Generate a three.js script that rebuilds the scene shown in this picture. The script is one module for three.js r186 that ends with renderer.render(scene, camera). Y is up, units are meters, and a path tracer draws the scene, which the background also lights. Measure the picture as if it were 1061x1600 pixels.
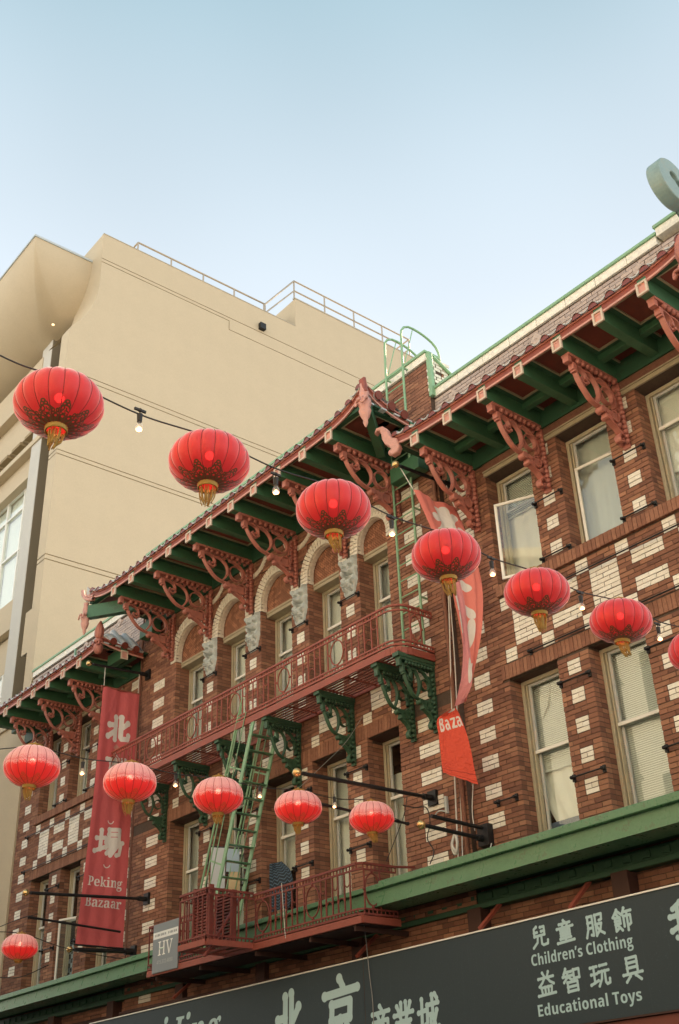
import * as THREE from 'three';
import { mergeGeometries } from 'three/addons/utils/BufferGeometryUtils.js';
import { RoundedBoxGeometry } from 'three/addons/geometries/RoundedBoxGeometry.js';

// ---------------------------------------------------------------- camera, sky, sun, exposure
const scene = new THREE.Scene();
const FOV = 2 * Math.atan(800 / 1760.23) * 180 / Math.PI;
const camera = new THREE.PerspectiveCamera(FOV, 1061 / 1600, 0.1, 600);
const CAM = new THREE.Vector3(0, 1.6, 12);
// axes of the camera in the street's frame (x along the facade, y up, z towards the street)
const camRight = new THREE.Vector3(0.63158366, -0.0350701, -0.77451415);
const camDown = new THREE.Vector3(-0.40615185, -0.86589926, -0.2919917);
const camFwd = new THREE.Vector3(-0.66041105, 0.49898754, -0.5611316);
camera.position.copy(CAM);
camera.quaternion.setFromRotationMatrix(new THREE.Matrix4().makeBasis(camRight, camDown.clone().negate(), camFwd.clone().negate()));
camera.updateMatrixWorld(true);
scene.add(camera);

const SUN = new THREE.Vector3(-0.06, 0.60, -0.80).normalize();
const sun = new THREE.DirectionalLight(0xffe6c4, 5);
sun.position.copy(SUN).multiplyScalar(90).add(new THREE.Vector3(-15, 0, 5));
sun.target.position.set(-15, 0, 5);
sun.castShadow = true; sun.shadow.radius = 3;
Object.assign(sun.shadow.camera, { left: -60, right: 60, top: 60, bottom: -60, near: 1, far: 220 });
sun.shadow.mapSize.set(2048, 2048);
scene.add(sun, sun.target);

function makeSky() {
  const w = 256, h = 128, d = new Float32Array(w * h * 4);
  const stops = [[-90, .30, .29, .27], [-2, .55, .56, .56], [0, 1.62, 1.52, 1.34], [16, 1.10, 1.08, 1.02], [30, .54, .568, .592], [40, .383, .430, .476], [48, .297, .361, .408], [55, .214, .299, .346], [64, .157, .255, .299], [90, .105, .21, .265]];
  for (let j = 0; j < h; j++) for (let i = 0; i < w; i++) {
    const el = ((j + .5) / h - .5) * 180;
    let k = 0; while (k < stops.length - 2 && el > stops[k + 1][0]) k++;
    const a = stops[k], b = stops[k + 1];
    let t = Math.min(1, Math.max(0, (el - a[0]) / (b[0] - a[0]))); 
    const o = (j * w + i) * 4;
    const hz = 1 + .022 * (Math.sin(i * .21 + 2.2 * Math.sin(j * .16)) * Math.sin(j * .33 + i * .05) + .6 * Math.sin(i * .47 + j * .29)) * (el > 2 ? 1 : 0); // thin uneven haze
    for (let c = 0; c < 3; c++) d[o + c] = (a[c + 1] + (b[c + 1] - a[c + 1]) * t) * hz;
    d[o + 3] = 1;
  }
  const t = new THREE.DataTexture(d, w, h, THREE.RGBAFormat, THREE.FloatType);
  t.mapping = THREE.EquirectangularReflectionMapping; t.magFilter = t.minFilter = THREE.LinearFilter; t.wrapS = THREE.RepeatWrapping; t.needsUpdate = true;
  return t;
}
scene.background = makeSky(); scene.environment = scene.background;

const renderer = new THREE.WebGLRenderer({ antialias: true });
renderer.toneMapping = THREE.LinearToneMapping;
renderer.toneMappingExposure = 2.12;
renderer.shadowMap.enabled = true; renderer.shadowMap.type = THREE.PCFSoftShadowMap;
renderer.setSize(679, 1024);

// ---------------------------------------------------------------- helpers
let seed = 20240611;
const rnd = () => { seed |= 0; seed = seed + 0x6D2B79F5 | 0; let t = Math.imul(seed ^ seed >>> 15, 1 | seed); t = t + Math.imul(t ^ t >>> 7, 61 | t) ^ t; return ((t ^ t >>> 14) >>> 0) / 4294967296; };
const rr = (a, b) => a + (b - a) * rnd();
const V = (x, y, z) => new THREE.Vector3(x, y, z);
const lerp = (a, b, t) => a + (b - a) * t;
// sight line through a point of the photograph (1061 x 1600), cut at a plane of known depth
function ray(px, py) { return camRight.clone().multiplyScalar(px - 530.5).addScaledVector(camDown, py - 800).addScaledVector(camFwd, 1760.23); }
function onz(px, py, z) { const d = ray(px, py); return CAM.clone().addScaledVector(d, (z - CAM.z) / d.z); }
function onx(px, py, x) { const d = ray(px, py); return CAM.clone().addScaledVector(d, (x - CAM.x) / d.x); }

const used = {};
function numbered(n) { const k = used[n] = (used[n] || 0) + 1; return k === 1 ? n : n + '_' + String(k - 1).padStart(3, '0'); }
function tag(o, label, category, group, kind) { if (label) o.userData.label = label; if (category) o.userData.category = category; if (group) o.userData.group = group; if (kind) o.userData.kind = kind; return o; }
function thing(name, label, category, base, group) { const o = new THREE.Group(); o.name = numbered(name); if (base) o.position.copy(base); tag(o, label, category, group); scene.add(o); return o; }
function shade(o) { o.castShadow = o.receiveShadow = true; return o; }

function boxUV(g) {
  const p = g.attributes.position, n = g.attributes.normal, uv = new Float32Array(p.count * 2);
  for (let i = 0; i < p.count; i++) {
    const ax = Math.abs(n.getX(i)), ay = Math.abs(n.getY(i)), az = Math.abs(n.getZ(i));
    let u, v;
    if (az >= ax && az >= ay) { u = p.getX(i); v = p.getY(i); } else if (ax >= ay) { u = p.getZ(i); v = p.getY(i); } else { u = p.getX(i); v = p.getZ(i); }
    uv[2 * i] = u; uv[2 * i + 1] = v;
  }
  g.setAttribute('uv', new THREE.BufferAttribute(uv, 2)); return g;
}
class MB {
  constructor() { this.g = []; }
  add(g, m) { if (m) g = g.clone().applyMatrix4(m); if (g.index) g = g.toNonIndexed(); for (const k of Object.keys(g.attributes)) if (!['position', 'normal', 'uv'].includes(k)) g.deleteAttribute(k); if (!g.attributes.uv) g.setAttribute('uv', new THREE.BufferAttribute(new Float32Array(g.attributes.position.count * 2), 2)); this.g.push(g); return this; }
  box(x0, x1, y0, y1, z0, z1) { const g = new THREE.BoxGeometry(Math.abs(x1 - x0), Math.abs(y1 - y0), Math.abs(z1 - z0)); g.translate((x0 + x1) / 2, (y0 + y1) / 2, (z0 + z1) / 2); return this.add(g); }
  rbox(x0, x1, y0, y1, z0, z1, r = .008) { const g = new RoundedBoxGeometry(x1 - x0, y1 - y0, z1 - z0, 1, r); g.translate((x0 + x1) / 2, (y0 + y1) / 2, (z0 + z1) / 2); return this.add(g); }
  bar(a, b, w, h = w) { // straight bar of rectangular section
    const d = b.clone().sub(a), L = d.length(); const g = new THREE.BoxGeometry(w, h, L);
    const up = Math.abs(d.y / L) > .98 ? V(0, 0, 1) : V(0, 1, 0); const m = new THREE.Matrix4().lookAt(V(0, 0, 0), d, up); m.setPosition(a.clone().add(b).multiplyScalar(.5)); return this.add(g, m);
  }
  rod(a, b, r, seg = 8, r2 = r) { const d = b.clone().sub(a), L = d.length(); const g = new THREE.CylinderGeometry(r2, r, L, seg); const q = new THREE.Quaternion().setFromUnitVectors(V(0, 1, 0), d.normalize()); const m = new THREE.Matrix4().makeRotationFromQuaternion(q); m.setPosition(a.clone().add(b).multiplyScalar(.5)); return this.add(g, m); }
  tube(pts, r, seg = 6, n) { const c = new THREE.CatmullRomCurve3(pts); return this.add(new THREE.TubeGeometry(c, n || pts.length * 4, r, seg)); }
  ball(p, r, ws = 10, hs = 8, sy = 1) { const g = new THREE.SphereGeometry(r, ws, hs); g.scale(1, sy, 1); g.translate(p.x, p.y, p.z); return this.add(g); }
  ext(shape, depth, m, bevel = 0) { const g = new THREE.ExtrudeGeometry(shape, { depth, bevelEnabled: bevel > 0, bevelSize: bevel, bevelThickness: bevel, bevelSegments: 1, curveSegments: 10 }); return this.add(g, m); }
  geo(keepUV) { let g = mergeGeometries(this.g, false); if (!keepUV) boxUV(g); return g; }
  build(name, mat, parent, opt = {}) {
    const m = shade(new THREE.Mesh(this.geo(opt.keepUV), mat)); m.name = numbered(name);
    if (parent) { if (parent.isGroup) m.position.copy(parent.position).negate(); parent.add(m); } else scene.add(m);
    if (opt.label) m.userData.label = opt.label; if (opt.kind) m.userData.kind = opt.kind;
    return m;
  }
}
const mb = () => new MB();
// flat ribbon bent along a list of (z, y) points, thickness t, width w along x
function ribbon(pts, t, w, closed = false, n = 0) {
  const c = new THREE.CatmullRomCurve3(pts.map(p => V(0, p[1], p[0])), closed); const N = n || pts.length * 3, P = c.getSpacedPoints(N);
  const pos = [], idx = [];
  for (let i = 0; i <= N; i++) {
    const tan = c.getTangentAt(i / N), nx = -tan.y, ny = tan.z; // normal in (z,y)
    for (const [s, xs] of [[1, -1], [1, 1], [-1, 1], [-1, -1]]) pos.push(xs * w / 2, P[i].y + s * ny * t / 2, P[i].z + s * nx * t / 2);
  }
  for (let i = 0; i < N; i++) for (let k = 0; k < 4; k++) { const a = i * 4 + k, b = i * 4 + (k + 1) % 4, c2 = a + 4, d = b + 4; idx.push(a, c2, b, b, c2, d); }
  if (!closed) { idx.push(0, 1, 2, 0, 2, 3); const e = N * 4; idx.push(e, e + 2, e + 1, e, e + 3, e + 2); }
  const g = new THREE.BufferGeometry(); g.setAttribute('position', new THREE.Float32BufferAttribute(pos, 3)); g.setIndex(idx);
  const ng = g.toNonIndexed(); ng.computeVertexNormals(); return ng;
}
const circ = (cz, cy, r, a0 = 0, a1 = 360, n = 14) => Array.from({ length: n + 1 }, (_, i) => { const a = (a0 + (a1 - a0) * i / n) * Math.PI / 180; return [cz + r * Math.cos(a), cy + r * Math.sin(a)]; });

// ---------------------------------------------------------------- materials
function hash2(x, y, s) { let n = Math.imul(x, 374761393) + Math.imul(y, 668265263) + Math.imul(s, 974634777); n = Math.imul(n ^ n >>> 13, 1274126177); return ((n ^ n >>> 16) >>> 0) / 4294967296; }
function vnoise(x, y, per, s) { const xi = Math.floor(x), yi = Math.floor(y), fx = x - xi, fy = y - yi, u = fx * fx * (3 - 2 * fx), v = fy * fy * (3 - 2 * fy), m = k => ((k % per) + per) % per; const a = hash2(m(xi), m(yi), s), b = hash2(m(xi + 1), m(yi), s), c = hash2(m(xi), m(yi + 1), s), d = hash2(m(xi + 1), m(yi + 1), s); return a + (b - a) * u + (c - a) * v + (a - b - c + d) * u * v; }
function noiseTex(size, octs, f, srgb = true) { // octs: [period, weight]; f(n, grain) -> grey or [r,g,b]
  const d = new Uint8Array(size * size * 4);
  for (let j = 0; j < size; j++) for (let i = 0; i < size; i++) {
    let n = 0, W = 0; octs.forEach(([p, w], k) => { n += w * vnoise(i / size * p, j / size * p, p, k + 11); W += w; });
    let c = f(n / W, hash2(i, j, 77)); if (!Array.isArray(c)) c = [c, c, c]; const o = (j * size + i) * 4;
    for (let k = 0; k < 3; k++) d[o + k] = Math.max(0, Math.min(255, c[k] * 255)); d[o + 3] = 255;
  }
  const t = new THREE.DataTexture(d, size, size); t.wrapS = t.wrapT = THREE.RepeatWrapping; t.magFilter = THREE.LinearFilter; t.minFilter = THREE.LinearMipmapLinearFilter; t.generateMipmaps = true; if (srgb) t.colorSpace = THREE.SRGBColorSpace; t.needsUpdate = true; return t;
}
const rep = (t, r) => { const c = t.clone(); c.repeat.set(r, r); c.needsUpdate = true; return c; };
const T_grain = noiseTex(256, [[8, 1], [32, .7], [96, .8]], (n, g) => .93 + .12 * (n - .5) + .10 * (g - .5));
const T_stucco = noiseTex(512, [[6, 1], [23, .6], [128, .7]], (n, g) => .96 + .035 * (n - .5) + .10 * (g - .5));
const T_worn = noiseTex(512, [[5, 1], [17, 1], [61, .8], [170, .5]], (n, g) => { const k = n > .60 ? Math.min(1, (n - .60) * 12) : 0; const b = .93 + .2 * (n - .45) + .06 * (g - .5); return [b + k * .03, b - k * .06, b - k * .10]; });
const T_wornG = noiseTex(512, [[7, 1], [21, 1], [80, .9], [200, .6]], (n, g) => { const k = n > .62 ? Math.min(1, (n - .62) * 14) : 0; const b = .93 + .2 * (n - .45) + .07 * (g - .5); return [b - k * .02, b - k * .16, b - k * .14]; });
const T_brick = noiseTex(256, [[16, 1], [64, 1], [128, .8]], (n, g) => .92 + .28 * (n - .45) + .14 * (g - .5));
const T_rough = noiseTex(256, [[8, 1], [40, 1]], (n) => .62 + .45 * (n - .5), false);
const T_bump = noiseTex(256, [[30, 1], [90, 1]], (n, g) => .35 + .5 * n + .15 * g, false);
const L = (r, g, b) => new THREE.Color().setRGB(r, g, b);
function std(c, o = {}) { const m = new THREE.MeshStandardMaterial({ color: c, roughness: .7, ...o }); return m; }
const M = {
  mortar: std(L(.10, .068, .05), { map: rep(T_brick, 2), roughness: .95 }),
  whiteMortar: std(L(.3, .27, .22), { roughness: .95 }),
  brick: [[.275, .122, .074], [.31, .141, .085], [.245, .107, .066], [.34, .16, .097], [.20, .088, .056], [.38, .184, .108], [.285, .127, .077]].map(c => std(L(...c), { map: rep(T_brick, 2.3), roughness: .88, bumpMap: rep(T_bump, 3), bumpScale: .004 })),
  white: [[.88, .83, .71], [.84, .79, .66], [.90, .86, .75], [.86, .80, .68]].map(c => std(L(...c), { map: rep(T_brick, 1.7), roughness: .45 })),
  beam: std(L(.055, .165, .085), { map: rep(T_wornG, .6), roughness: .5 }),
  green: std(L(.105, .265, .14), { map: rep(T_wornG, .6), roughness: .55, roughnessMap: rep(T_rough, 1) }),
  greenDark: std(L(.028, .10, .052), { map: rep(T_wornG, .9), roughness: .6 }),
  greenLight: std(L(.26, .47, .28), { map: rep(T_wornG, 1.2), roughness: .5 }),
  greenIron: std(L(.04, .105, .055), { map: rep(T_wornG, 1.3), roughness: .55 }),
  salmon: std(L(.49, .18, .135), { map: rep(T_worn, 1.3), roughness: .5, bumpMap: rep(T_bump, 4), bumpScale: .003 }),
  salmonPale: std(L(.66, .34, .28), { map: rep(T_worn, 1.1), roughness: .5 }),
  fascia: std(L(.30, .075, .05), { map: rep(T_worn, .8), roughness: .55 }),
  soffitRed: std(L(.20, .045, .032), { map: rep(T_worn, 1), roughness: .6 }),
  cream: std(L(.70, .58, .46), { map: rep(T_grain, 1.2), roughness: .5 }),
  trim: std(L(.42, .36, .24), { map: rep(T_grain, 2), roughness: .6 }),
  tile: std(L(.58, .62, .63), { map: rep(T_worn, 1.7), roughness: .3 }),
  tileEnd: std(L(.22, .055, .04), { map: rep(T_worn, 3), roughness: .35 }),
  iron: std(L(.012, .012, .013), { roughness: .5, metalness: .2 }),
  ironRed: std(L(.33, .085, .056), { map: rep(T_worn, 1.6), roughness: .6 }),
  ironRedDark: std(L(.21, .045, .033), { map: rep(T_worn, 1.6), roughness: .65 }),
  brass: std(L(.66, .46, .20), { roughness: .32, metalness: .75, roughnessMap: T_rough }),
  beige: std(L(.60, .50, .35), { map: rep(T_stucco, .55), roughness: .92, bumpMap: rep(T_bump, 1.2), bumpScale: .003 }),
  beigeGrey: std(L(.48, .44, .36), { map: rep(T_stucco, .55), roughness: .85 }),
  groove: std(L(.3, .23, .13), { roughness: .95 }),
  frame: std(L(.52, .47, .33), { map: rep(T_worn, 2.2), roughness: .5 }),
  sash: std(L(.55, .57, .55), { map: rep(T_worn, 2), roughness: .5 }),
  sashWhite: std(L(.80, .79, .73), { roughness: .45 }),
  glass: new THREE.MeshPhysicalMaterial({ color: L(.93, .96, .95), transmission: 1, thickness: 0, roughness: .015, ior: 1.52, specularIntensity: 1 }),
  curtain: std(L(.84, .82, .74), { roughness: .95, side: THREE.DoubleSide }),
  curtainGrey: std(L(.60, .61, .56), { roughness: .95, side: THREE.DoubleSide }),
  blind: std(L(.74, .75, .68), { roughness: .6 }),
  interior: std(L(.10, .09, .08), { roughness: .95 }),
  pewter: std(L(.50, .55, .53), { map: rep(T_worn, 3), roughness: .5 }),
  rope: std(L(.62, .60, .54), { roughness: .9 }),
  wire: std(L(.02, .02, .02), { roughness: .6 }),
  wireGrey: std(L(.25, .25, .24), { roughness: .6 }),
  rail: std(L(.42, .36, .28), { roughness: .5, metalness: .3 }),
  roofing: std(L(.22, .21, .2), { roughness: .95 }),
  shopDark: std(L(.07, .028, .02), { map: rep(T_worn, .7), roughness: .7 }),
};
// ---------------------------------------------------------------- ground and street
const setting = (n, m, b) => { const o = b.build(n, m, null); tag(o, null, null, null, 'structure'); return o; };
const asphalt = std(L(.05, .05, .052), { map: rep(T_grain, .7), roughness: .95 }), concrete = std(L(.20, .19, .175), { map: rep(T_grain, .5), roughness: .9 });
{ const g = new THREE.PlaneGeometry(1200, 1200); g.rotateX(-Math.PI / 2); setting('ground', concrete, mb().add(g)); }
setting('road', asphalt, mb().box(-150, 150, -.05, .02, 3.2, 10.6));
setting('pavement', concrete, mb().box(-150, 150, -.05, .15, -.2, 3.18));
setting('pavement', concrete, mb().box(-150, 150, -.05, .15, 10.62, 13.4));
setting('kerb', concrete, mb().box(-150, 150, -.05, .153, 3.18, 3.32).box(-150, 150, -.05, .153, 10.48, 10.62));

// ---------------------------------------------------------------- the red brick building
const bld = thing('brick_building', 'long red brick building with white brick checks, green eaves with red tiles and arched windows', 'building', V(-16.4, 0, 0));
const CH = .0708, BL = .226; // course height and brick length, joints included
const cells = (xs, ys, hole) => { const out = []; for (let i = 0; i < xs.length - 1; i++) { let run = null; for (let j = 0; j < ys.length - 1; j++) { const h = hole((xs[i] + xs[i + 1]) / 2, (ys[j] + ys[j + 1]) / 2); if (!h) { if (run) run[3] = ys[j + 1]; else { run = [xs[i], xs[i + 1], ys[j], ys[j + 1]]; out.push(run); } } else run = null; } } return out; };
const uniq = a => [...new Set(a.map(v => +v.toFixed(4)))].sort((p, q) => p - q);
const brickList = [], whiteList = [];       // every brick of every wall: {parent, x,y,z, sx,sy,sz, axis}
function putBrick(parent, white, x0, x1, y, z0, z1) { const b = { parent, x: (x0 + x1) / 2, y, z: (z0 + z1) / 2, sx: x1 - x0, sy: CH - .0115, sz: z1 - z0 }; (white ? whiteList : brickList).push(b); return b; }
function brickWall({ name, x0, x1, y0, y1, z, holes, whites = [], skip = () => false, thick = .36, jamb = .24 }) {
  const inHole = (x, y) => holes.some(h => x > h[0] && x < h[1] && y > h[2] && y < h[3]);
  const b = mb();
  for (const c of cells(uniq([x0, x1, ...holes.flatMap(h => [h[0], h[1]])]), uniq([y0, y1, ...holes.flatMap(h => [h[2], h[3]])]), inHole)) b.box(c[0], c[1], c[2], c[3], z - thick, z - .010);
  const w = b.build(name, M.mortar, bld);
  const n = Math.ceil((y1 - y0) / CH);
  for (let k = 0; k < n; k++) {
    const y = y0 + (k + .5) * CH; if (y + CH / 2 > y1 + .01) break;
    const hs = holes.filter(h => y > h[2] - .02 && y < h[3] + .015), ws = whites.filter(q => y > q[2] && y < q[3]);
    const brk = uniq([x0, x1, ...hs.flatMap(h => [h[0], h[1]]), ...ws.flatMap(q => [q[0], q[1]])]).filter(v => v >= x0 && v <= x1);
    for (let i = 0; i < brk.length - 1; i++) {
      const a = brk[i], c = brk[i + 1], mid = (a + c) / 2; if (hs.some(h => mid > h[0] && mid < h[1])) continue;
      const q = ws.find(q => mid > q[0] && mid < q[1]);
      let cuts = [a];
      if (q) { const row = Math.round((q[3] - y) / CH - .5); let p = a + (row % 2 ? BL / 2 : BL); while (p < c - .05) { cuts.push(p); p += BL; } }
      else { let p = Math.ceil(a / BL) * BL + (k % 2 ? BL / 2 : 0); if (p - BL / 2 > a + .05 && k % 2 === 1 && p - BL > a) p -= BL; while (p < a + .045) p += BL; while (p < c - .045) { cuts.push(p); p += BL; } }
      cuts.push(c);
      for (let m = 0; m < cuts.length - 1; m++) { const p0 = cuts[m] + .005, p1 = cuts[m + 1] - .005, xm = (p0 + p1) / 2; if (skip(xm, y)) continue; const edge = hs.some(h => Math.abs(h[1] - cuts[m]) < .002 || Math.abs(h[0] - cuts[m + 1]) < .002); const e0 = hs.some(h => Math.abs(h[1] - cuts[m]) < .002), e1 = hs.some(h => Math.abs(h[0] - cuts[m + 1]) < .002); putBrick(w, !!q, p0 + (e0 ? -.007 : rr(-.0025, .0025)), p1 + (e1 ? .007 : rr(-.0025, .0025)), y + rr(-.002, .002), z - (edge ? .115 : .05), z + rr(-.005, .004)); }
    }
    // the jamb that shows, facing +x, at the left side of each opening
    for (const h of hs) if (h[0] > x0 + .05 && y < h[3] - .02) { let zz = z - .120 - (k % 2 ? .112 : 0); const lim = z - jamb - .1; if (k % 2) putBrick(w, false, h[0] - .05, h[0] + rr(.001, .005), y, z - .228, z - .120); while (zz > lim + .03) { const z2 = Math.max(lim, zz - .218); putBrick(w, false, h[0] - .05, h[0] + rr(.001, .005), y, z2, zz); zz -= .226; } }
  }
  return w;
}
const mir = x => -32.8 - x;                 // the left wing mirrors the right one about the middle of the building
const ZW = -.1;                             // wings stand a little behind the middle section
const rowOf = (x0, x1, top, n, step, h = 3) => Array.from({ length: n }, (_, k) => [x0, x1, top - k * step - h * CH, top - k * step]);
// right wing (x -11.48 .. -5.4)
const wOpen = [[-10.50, -9.56], [-9.0, -8.04], [-7.46, -6.5]];
const wHolesUp = wOpen.map(([a, b]) => [a, b, 9.25, 11.26]), wHolesLow = wOpen.map(([a, b]) => [a, b, 5.15, 7.73]);
const q3 = 3 * CH;
function wingWhites() {
  const W = [...rowOf(-11.205, -10.88, 11.40, 14, 6 * CH)];
  for (const x of [-9.39, -7.85]) W.push(...rowOf(x, x + BL, 11.27, 5, 6 * CH), ...rowOf(x, x + BL, 7.66, 5, 6 * CH));
  W.push(...rowOf(-6.08, -5.75, 11.40, 14, 6 * CH));
  wOpen.forEach(([a, b], i) => { const c = (a + b) / 2; W.push([c - .25, c + .25, 8.82 - 9 * CH, 8.82]);
    for (const s of [[c - .25 - BL, c - .25], [c + .25, c + .25 + BL]]) W.push([s[0], s[1], 9.068 - q3, 9.068], [s[0], s[1], 8.182 - q3, 8.182]);
    if (i < 2) W.push([c + .49, c + 1.03, 8.855 - q3, 8.855], [c + .49, c + 1.03, 8.43 - q3, 8.43]); });
  return W.map(q => { const s = Math.round((q[3] - 4.3) / CH) * CH + 4.3, n = Math.round((q[3] - q[2]) / CH) * CH; return [q[0], q[1], s - n, s]; });
}
const wW = wingWhites();
const mirR = q => [mir(q[1]), mir(q[0]), q[2], q[3]];
const wingSkip = (x, y) => (y > 9.06 && y < 9.25 && (x > -10.5 && x < -6.4)) || (y > 7.73 && y < 7.96 && x > -10.62 && x < -6.4);
const rightWall = brickWall({ name: 'wall', x0: -11.48, x1: -5.4, y0: 4.3, y1: 12.4, z: ZW, holes: [...wHolesUp, ...wHolesLow], whites: wW, skip: (x, y) => wingSkip(x, y) });
const leftWall = brickWall({ name: 'wall', x0: -27.4, x1: -21.3, y0: 4.3, y1: 12.4, z: ZW, holes: [...wHolesUp, ...wHolesLow].map(mirR), whites: wW.map(mirR), skip: (x, y) => wingSkip(mir(x), y) });
// middle section
const cL = [-19.83, -18.20, -16.66, -15.14, -13.65], cR = [-18.73, -17.20, -15.66, -14.20, -12.86];
const ARC = cL.map((l, i) => ({ c: (l + cR[i]) / 2, r: (cR[i] - l) / 2, ys: 11.17, st: .16 }));
const cHoles = [...cL.map((l, i) => [l, cR[i], 8.5, 12.02]), ...cL.map((l, i) => [l, cR[i], 5.15, 7.68])];
const cWhite = [...rowOf(-20.735, -20.735 + 2 * BL, 10.95, 16, 6 * CH), ...rowOf(-12.42, -12.42 + 2 * BL, 11.91, 16, 6 * CH)];
for (let i = 0; i < 4; i++) { const x = cR[i] + .15; cWhite.push(...rowOf(x, x + BL, 10.28, 4, 6 * CH), ...rowOf(x, x + BL, 7.66, 5, 6 * CH)); }
cL.forEach((l, i) => { const c = (l + cR[i]) / 2; cWhite.push([c - .25, c + .25, 8.12, 8.47]); for (const s of [c - .25 - BL, c + .25]) cWhite.push([s, s + BL, 8.12 - q3, 8.12]); });
const snap = q => { const s = Math.round((q[3] - 4.3) / CH) * CH + 4.3, n = Math.round((q[3] - q[2]) / CH) * CH; return [q[0], q[1], s - n, s]; };
const arcSkip = (x, y) => { if (y > 7.68 && y < 7.93) return true; for (const a of ARC) { const dx = x - a.c, dy = y - a.ys - a.st; if (y > a.ys && Math.abs(dx) < a.r + .25 && (dy < 0 || Math.hypot(dx, dy) < a.r + .23)) return true; } return false; };
const midWall = brickWall({ name: 'wall', x0: -21.3, x1: -11.48, y0: 4.3, y1: 13.0, z: 0, holes: cHoles, whites: cWhite.map(snap), skip: arcSkip });
// parapets
const parapet = (x0, x1, y0, y1, z, white) => brickWall({ name: 'parapet', x0, x1, y0, y1, z, holes: [], whites: white ? [[x0, x1, y0, y1]] : [], thick: .34 });
const midPar = parapet(-21.3, -11.48, 13.0, 14.24, 0);
M.paleBrick = [[.50, .40, .35], [.54, .43, .37], [.46, .37, .33], [.52, .42, .37]].map(c => std(L(...c), { map: rep(T_brick, 2), roughness: .55 }));
const rPar = parapet(-11.48, -5.4, 12.4, 13.42, ZW, 'pale'), lPar = parapet(-27.4, -21.3, 12.4, 13.30, ZW, 'pale');
{ // sides of the middle parapet, copings, cap strips
  mb().box(-11.83, -11.482, 13.2, 14.24, -.62, -.36).box(-21.298, -20.95, 13.2, 14.24, -6, -.36).build('parapet_return', M.brick[1], bld);
  const side = mb(); for (let k = 0; k < 13; k++) for (let m = 0; m < 3; m++) if (hash2(k, m, 5) > .25) side.box(-11.478, -11.465, 13.45 + k * CH, 13.45 + k * CH + .058, -.56 + m * .19 + (k % 2) * .06, -.40 + m * .19 + (k % 2) * .06); side.build('white_brick_patch', M.white[0], bld, { kind: 'stuff' });
  const cope = (x0, x1, y, z) => { const w = mb(); for (let x = x0; x < x1; x += .62) w.rbox(x + .004, Math.min(x1, x + .62) - .004, y, y + .155, z - .30, z + .035, .006); w.build('coping', M.white[2], bld); mb().rbox(x0 - .02, x1 + .02, y + .157, y + .215, z - .34, z + .065, .01).build('cap_strip', M.greenLight, bld); };
  cope(-21.3, -11.48, 14.24, 0); cope(-11.46, -6.55, 13.42, ZW); cope(-6.53, -5.4, 13.53, ZW + .02); cope(-27.4, -21.32, 13.30, ZW);
  mb().rbox(-11.49, -11.40, 13.42, 14.4, -.07, .02, .01).rod(V(-11.46, 14.36, -.15), V(-11.42, 13.95, -.9), .035, 6).build('corner_strip', M.greenLight, bld);
  mb().rbox(-21.36, -21.22, 13.3, 14.4, -.07, .02, .01).rbox(-25.02, -24.93, 12.6, 13.50, -.17, -.07, .01).build('corner_strip', M.green, bld);
  for (const x of [-11.0, -9.05, -6.95, -22.7, -24.4]) { const s = new THREE.Shape([[0, -.12], [.12, 0], [0, .12], [-.12, 0]].map(p => new THREE.Vector2(...p))); const m = new THREE.Matrix4().makeTranslation(x, 13.21, ZW); mb().ext(s, .018, m, .004).ball(V(x, 13.21, ZW + .025), .018).build('diamond_panel', M.paleBrick[1], bld); }
}
// spandrels, arches and panels over the five middle windows
const herr = noiseTex(256, [[8, 1], [50, 1]], (n, g) => .8 + .3 * (n - .4) + .1 * (g - .5));
M.herring = (() => { const S = 256, d = new Uint8Array(S * S * 4), h = new Uint8Array(S * S * 4); for (let j = 0; j < S; j++) for (let i = 0; i < S; i++) { const W = 16, u = (i + j) / W, v = (i - j + S * 4) / W; const fu = Math.floor(u), fv = Math.floor(v); const s = ((fu - fv) % 4 + 4) % 4; let e; const du = u - fu, dv = v - fv; if (s < 2) { e = Math.min(dv, 1 - dv, s === 0 ? du : 1, s === 1 ? 1 - du : 1); } else { e = Math.min(du, 1 - du, s === 2 ? dv : 1, s === 3 ? 1 - dv : 1); } const joint = e < .12; const o = (j * S + i) * 4, b = .84 + .3 * (hash2(fu >> 1, fv >> 1, 3) - .5) + .12 * (hash2(i, j, 9) - .5); const c = joint ? [.5, .42, .38] : [b, b, b]; for (let k = 0; k < 3; k++) { d[o + k] = Math.min(255, c[k] * 255); h[o + k] = joint ? 60 : 200; } d[o + 3] = h[o + 3] = 255; } const mk = (a, s) => { const t = new THREE.DataTexture(a, S, S); t.wrapS = t.wrapT = THREE.RepeatWrapping; t.magFilter = THREE.LinearFilter; t.minFilter = THREE.LinearMipmapLinearFilter; t.generateMipmaps = true; if (s) t.colorSpace = THREE.SRGBColorSpace; t.repeat.set(1.05, 1.05); t.needsUpdate = true; return t; }; return std(L(.43, .19, .105), { map: mk(d, 1), bumpMap: mk(h, 0), bumpScale: .006, roughness: .88 }); })();
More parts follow.
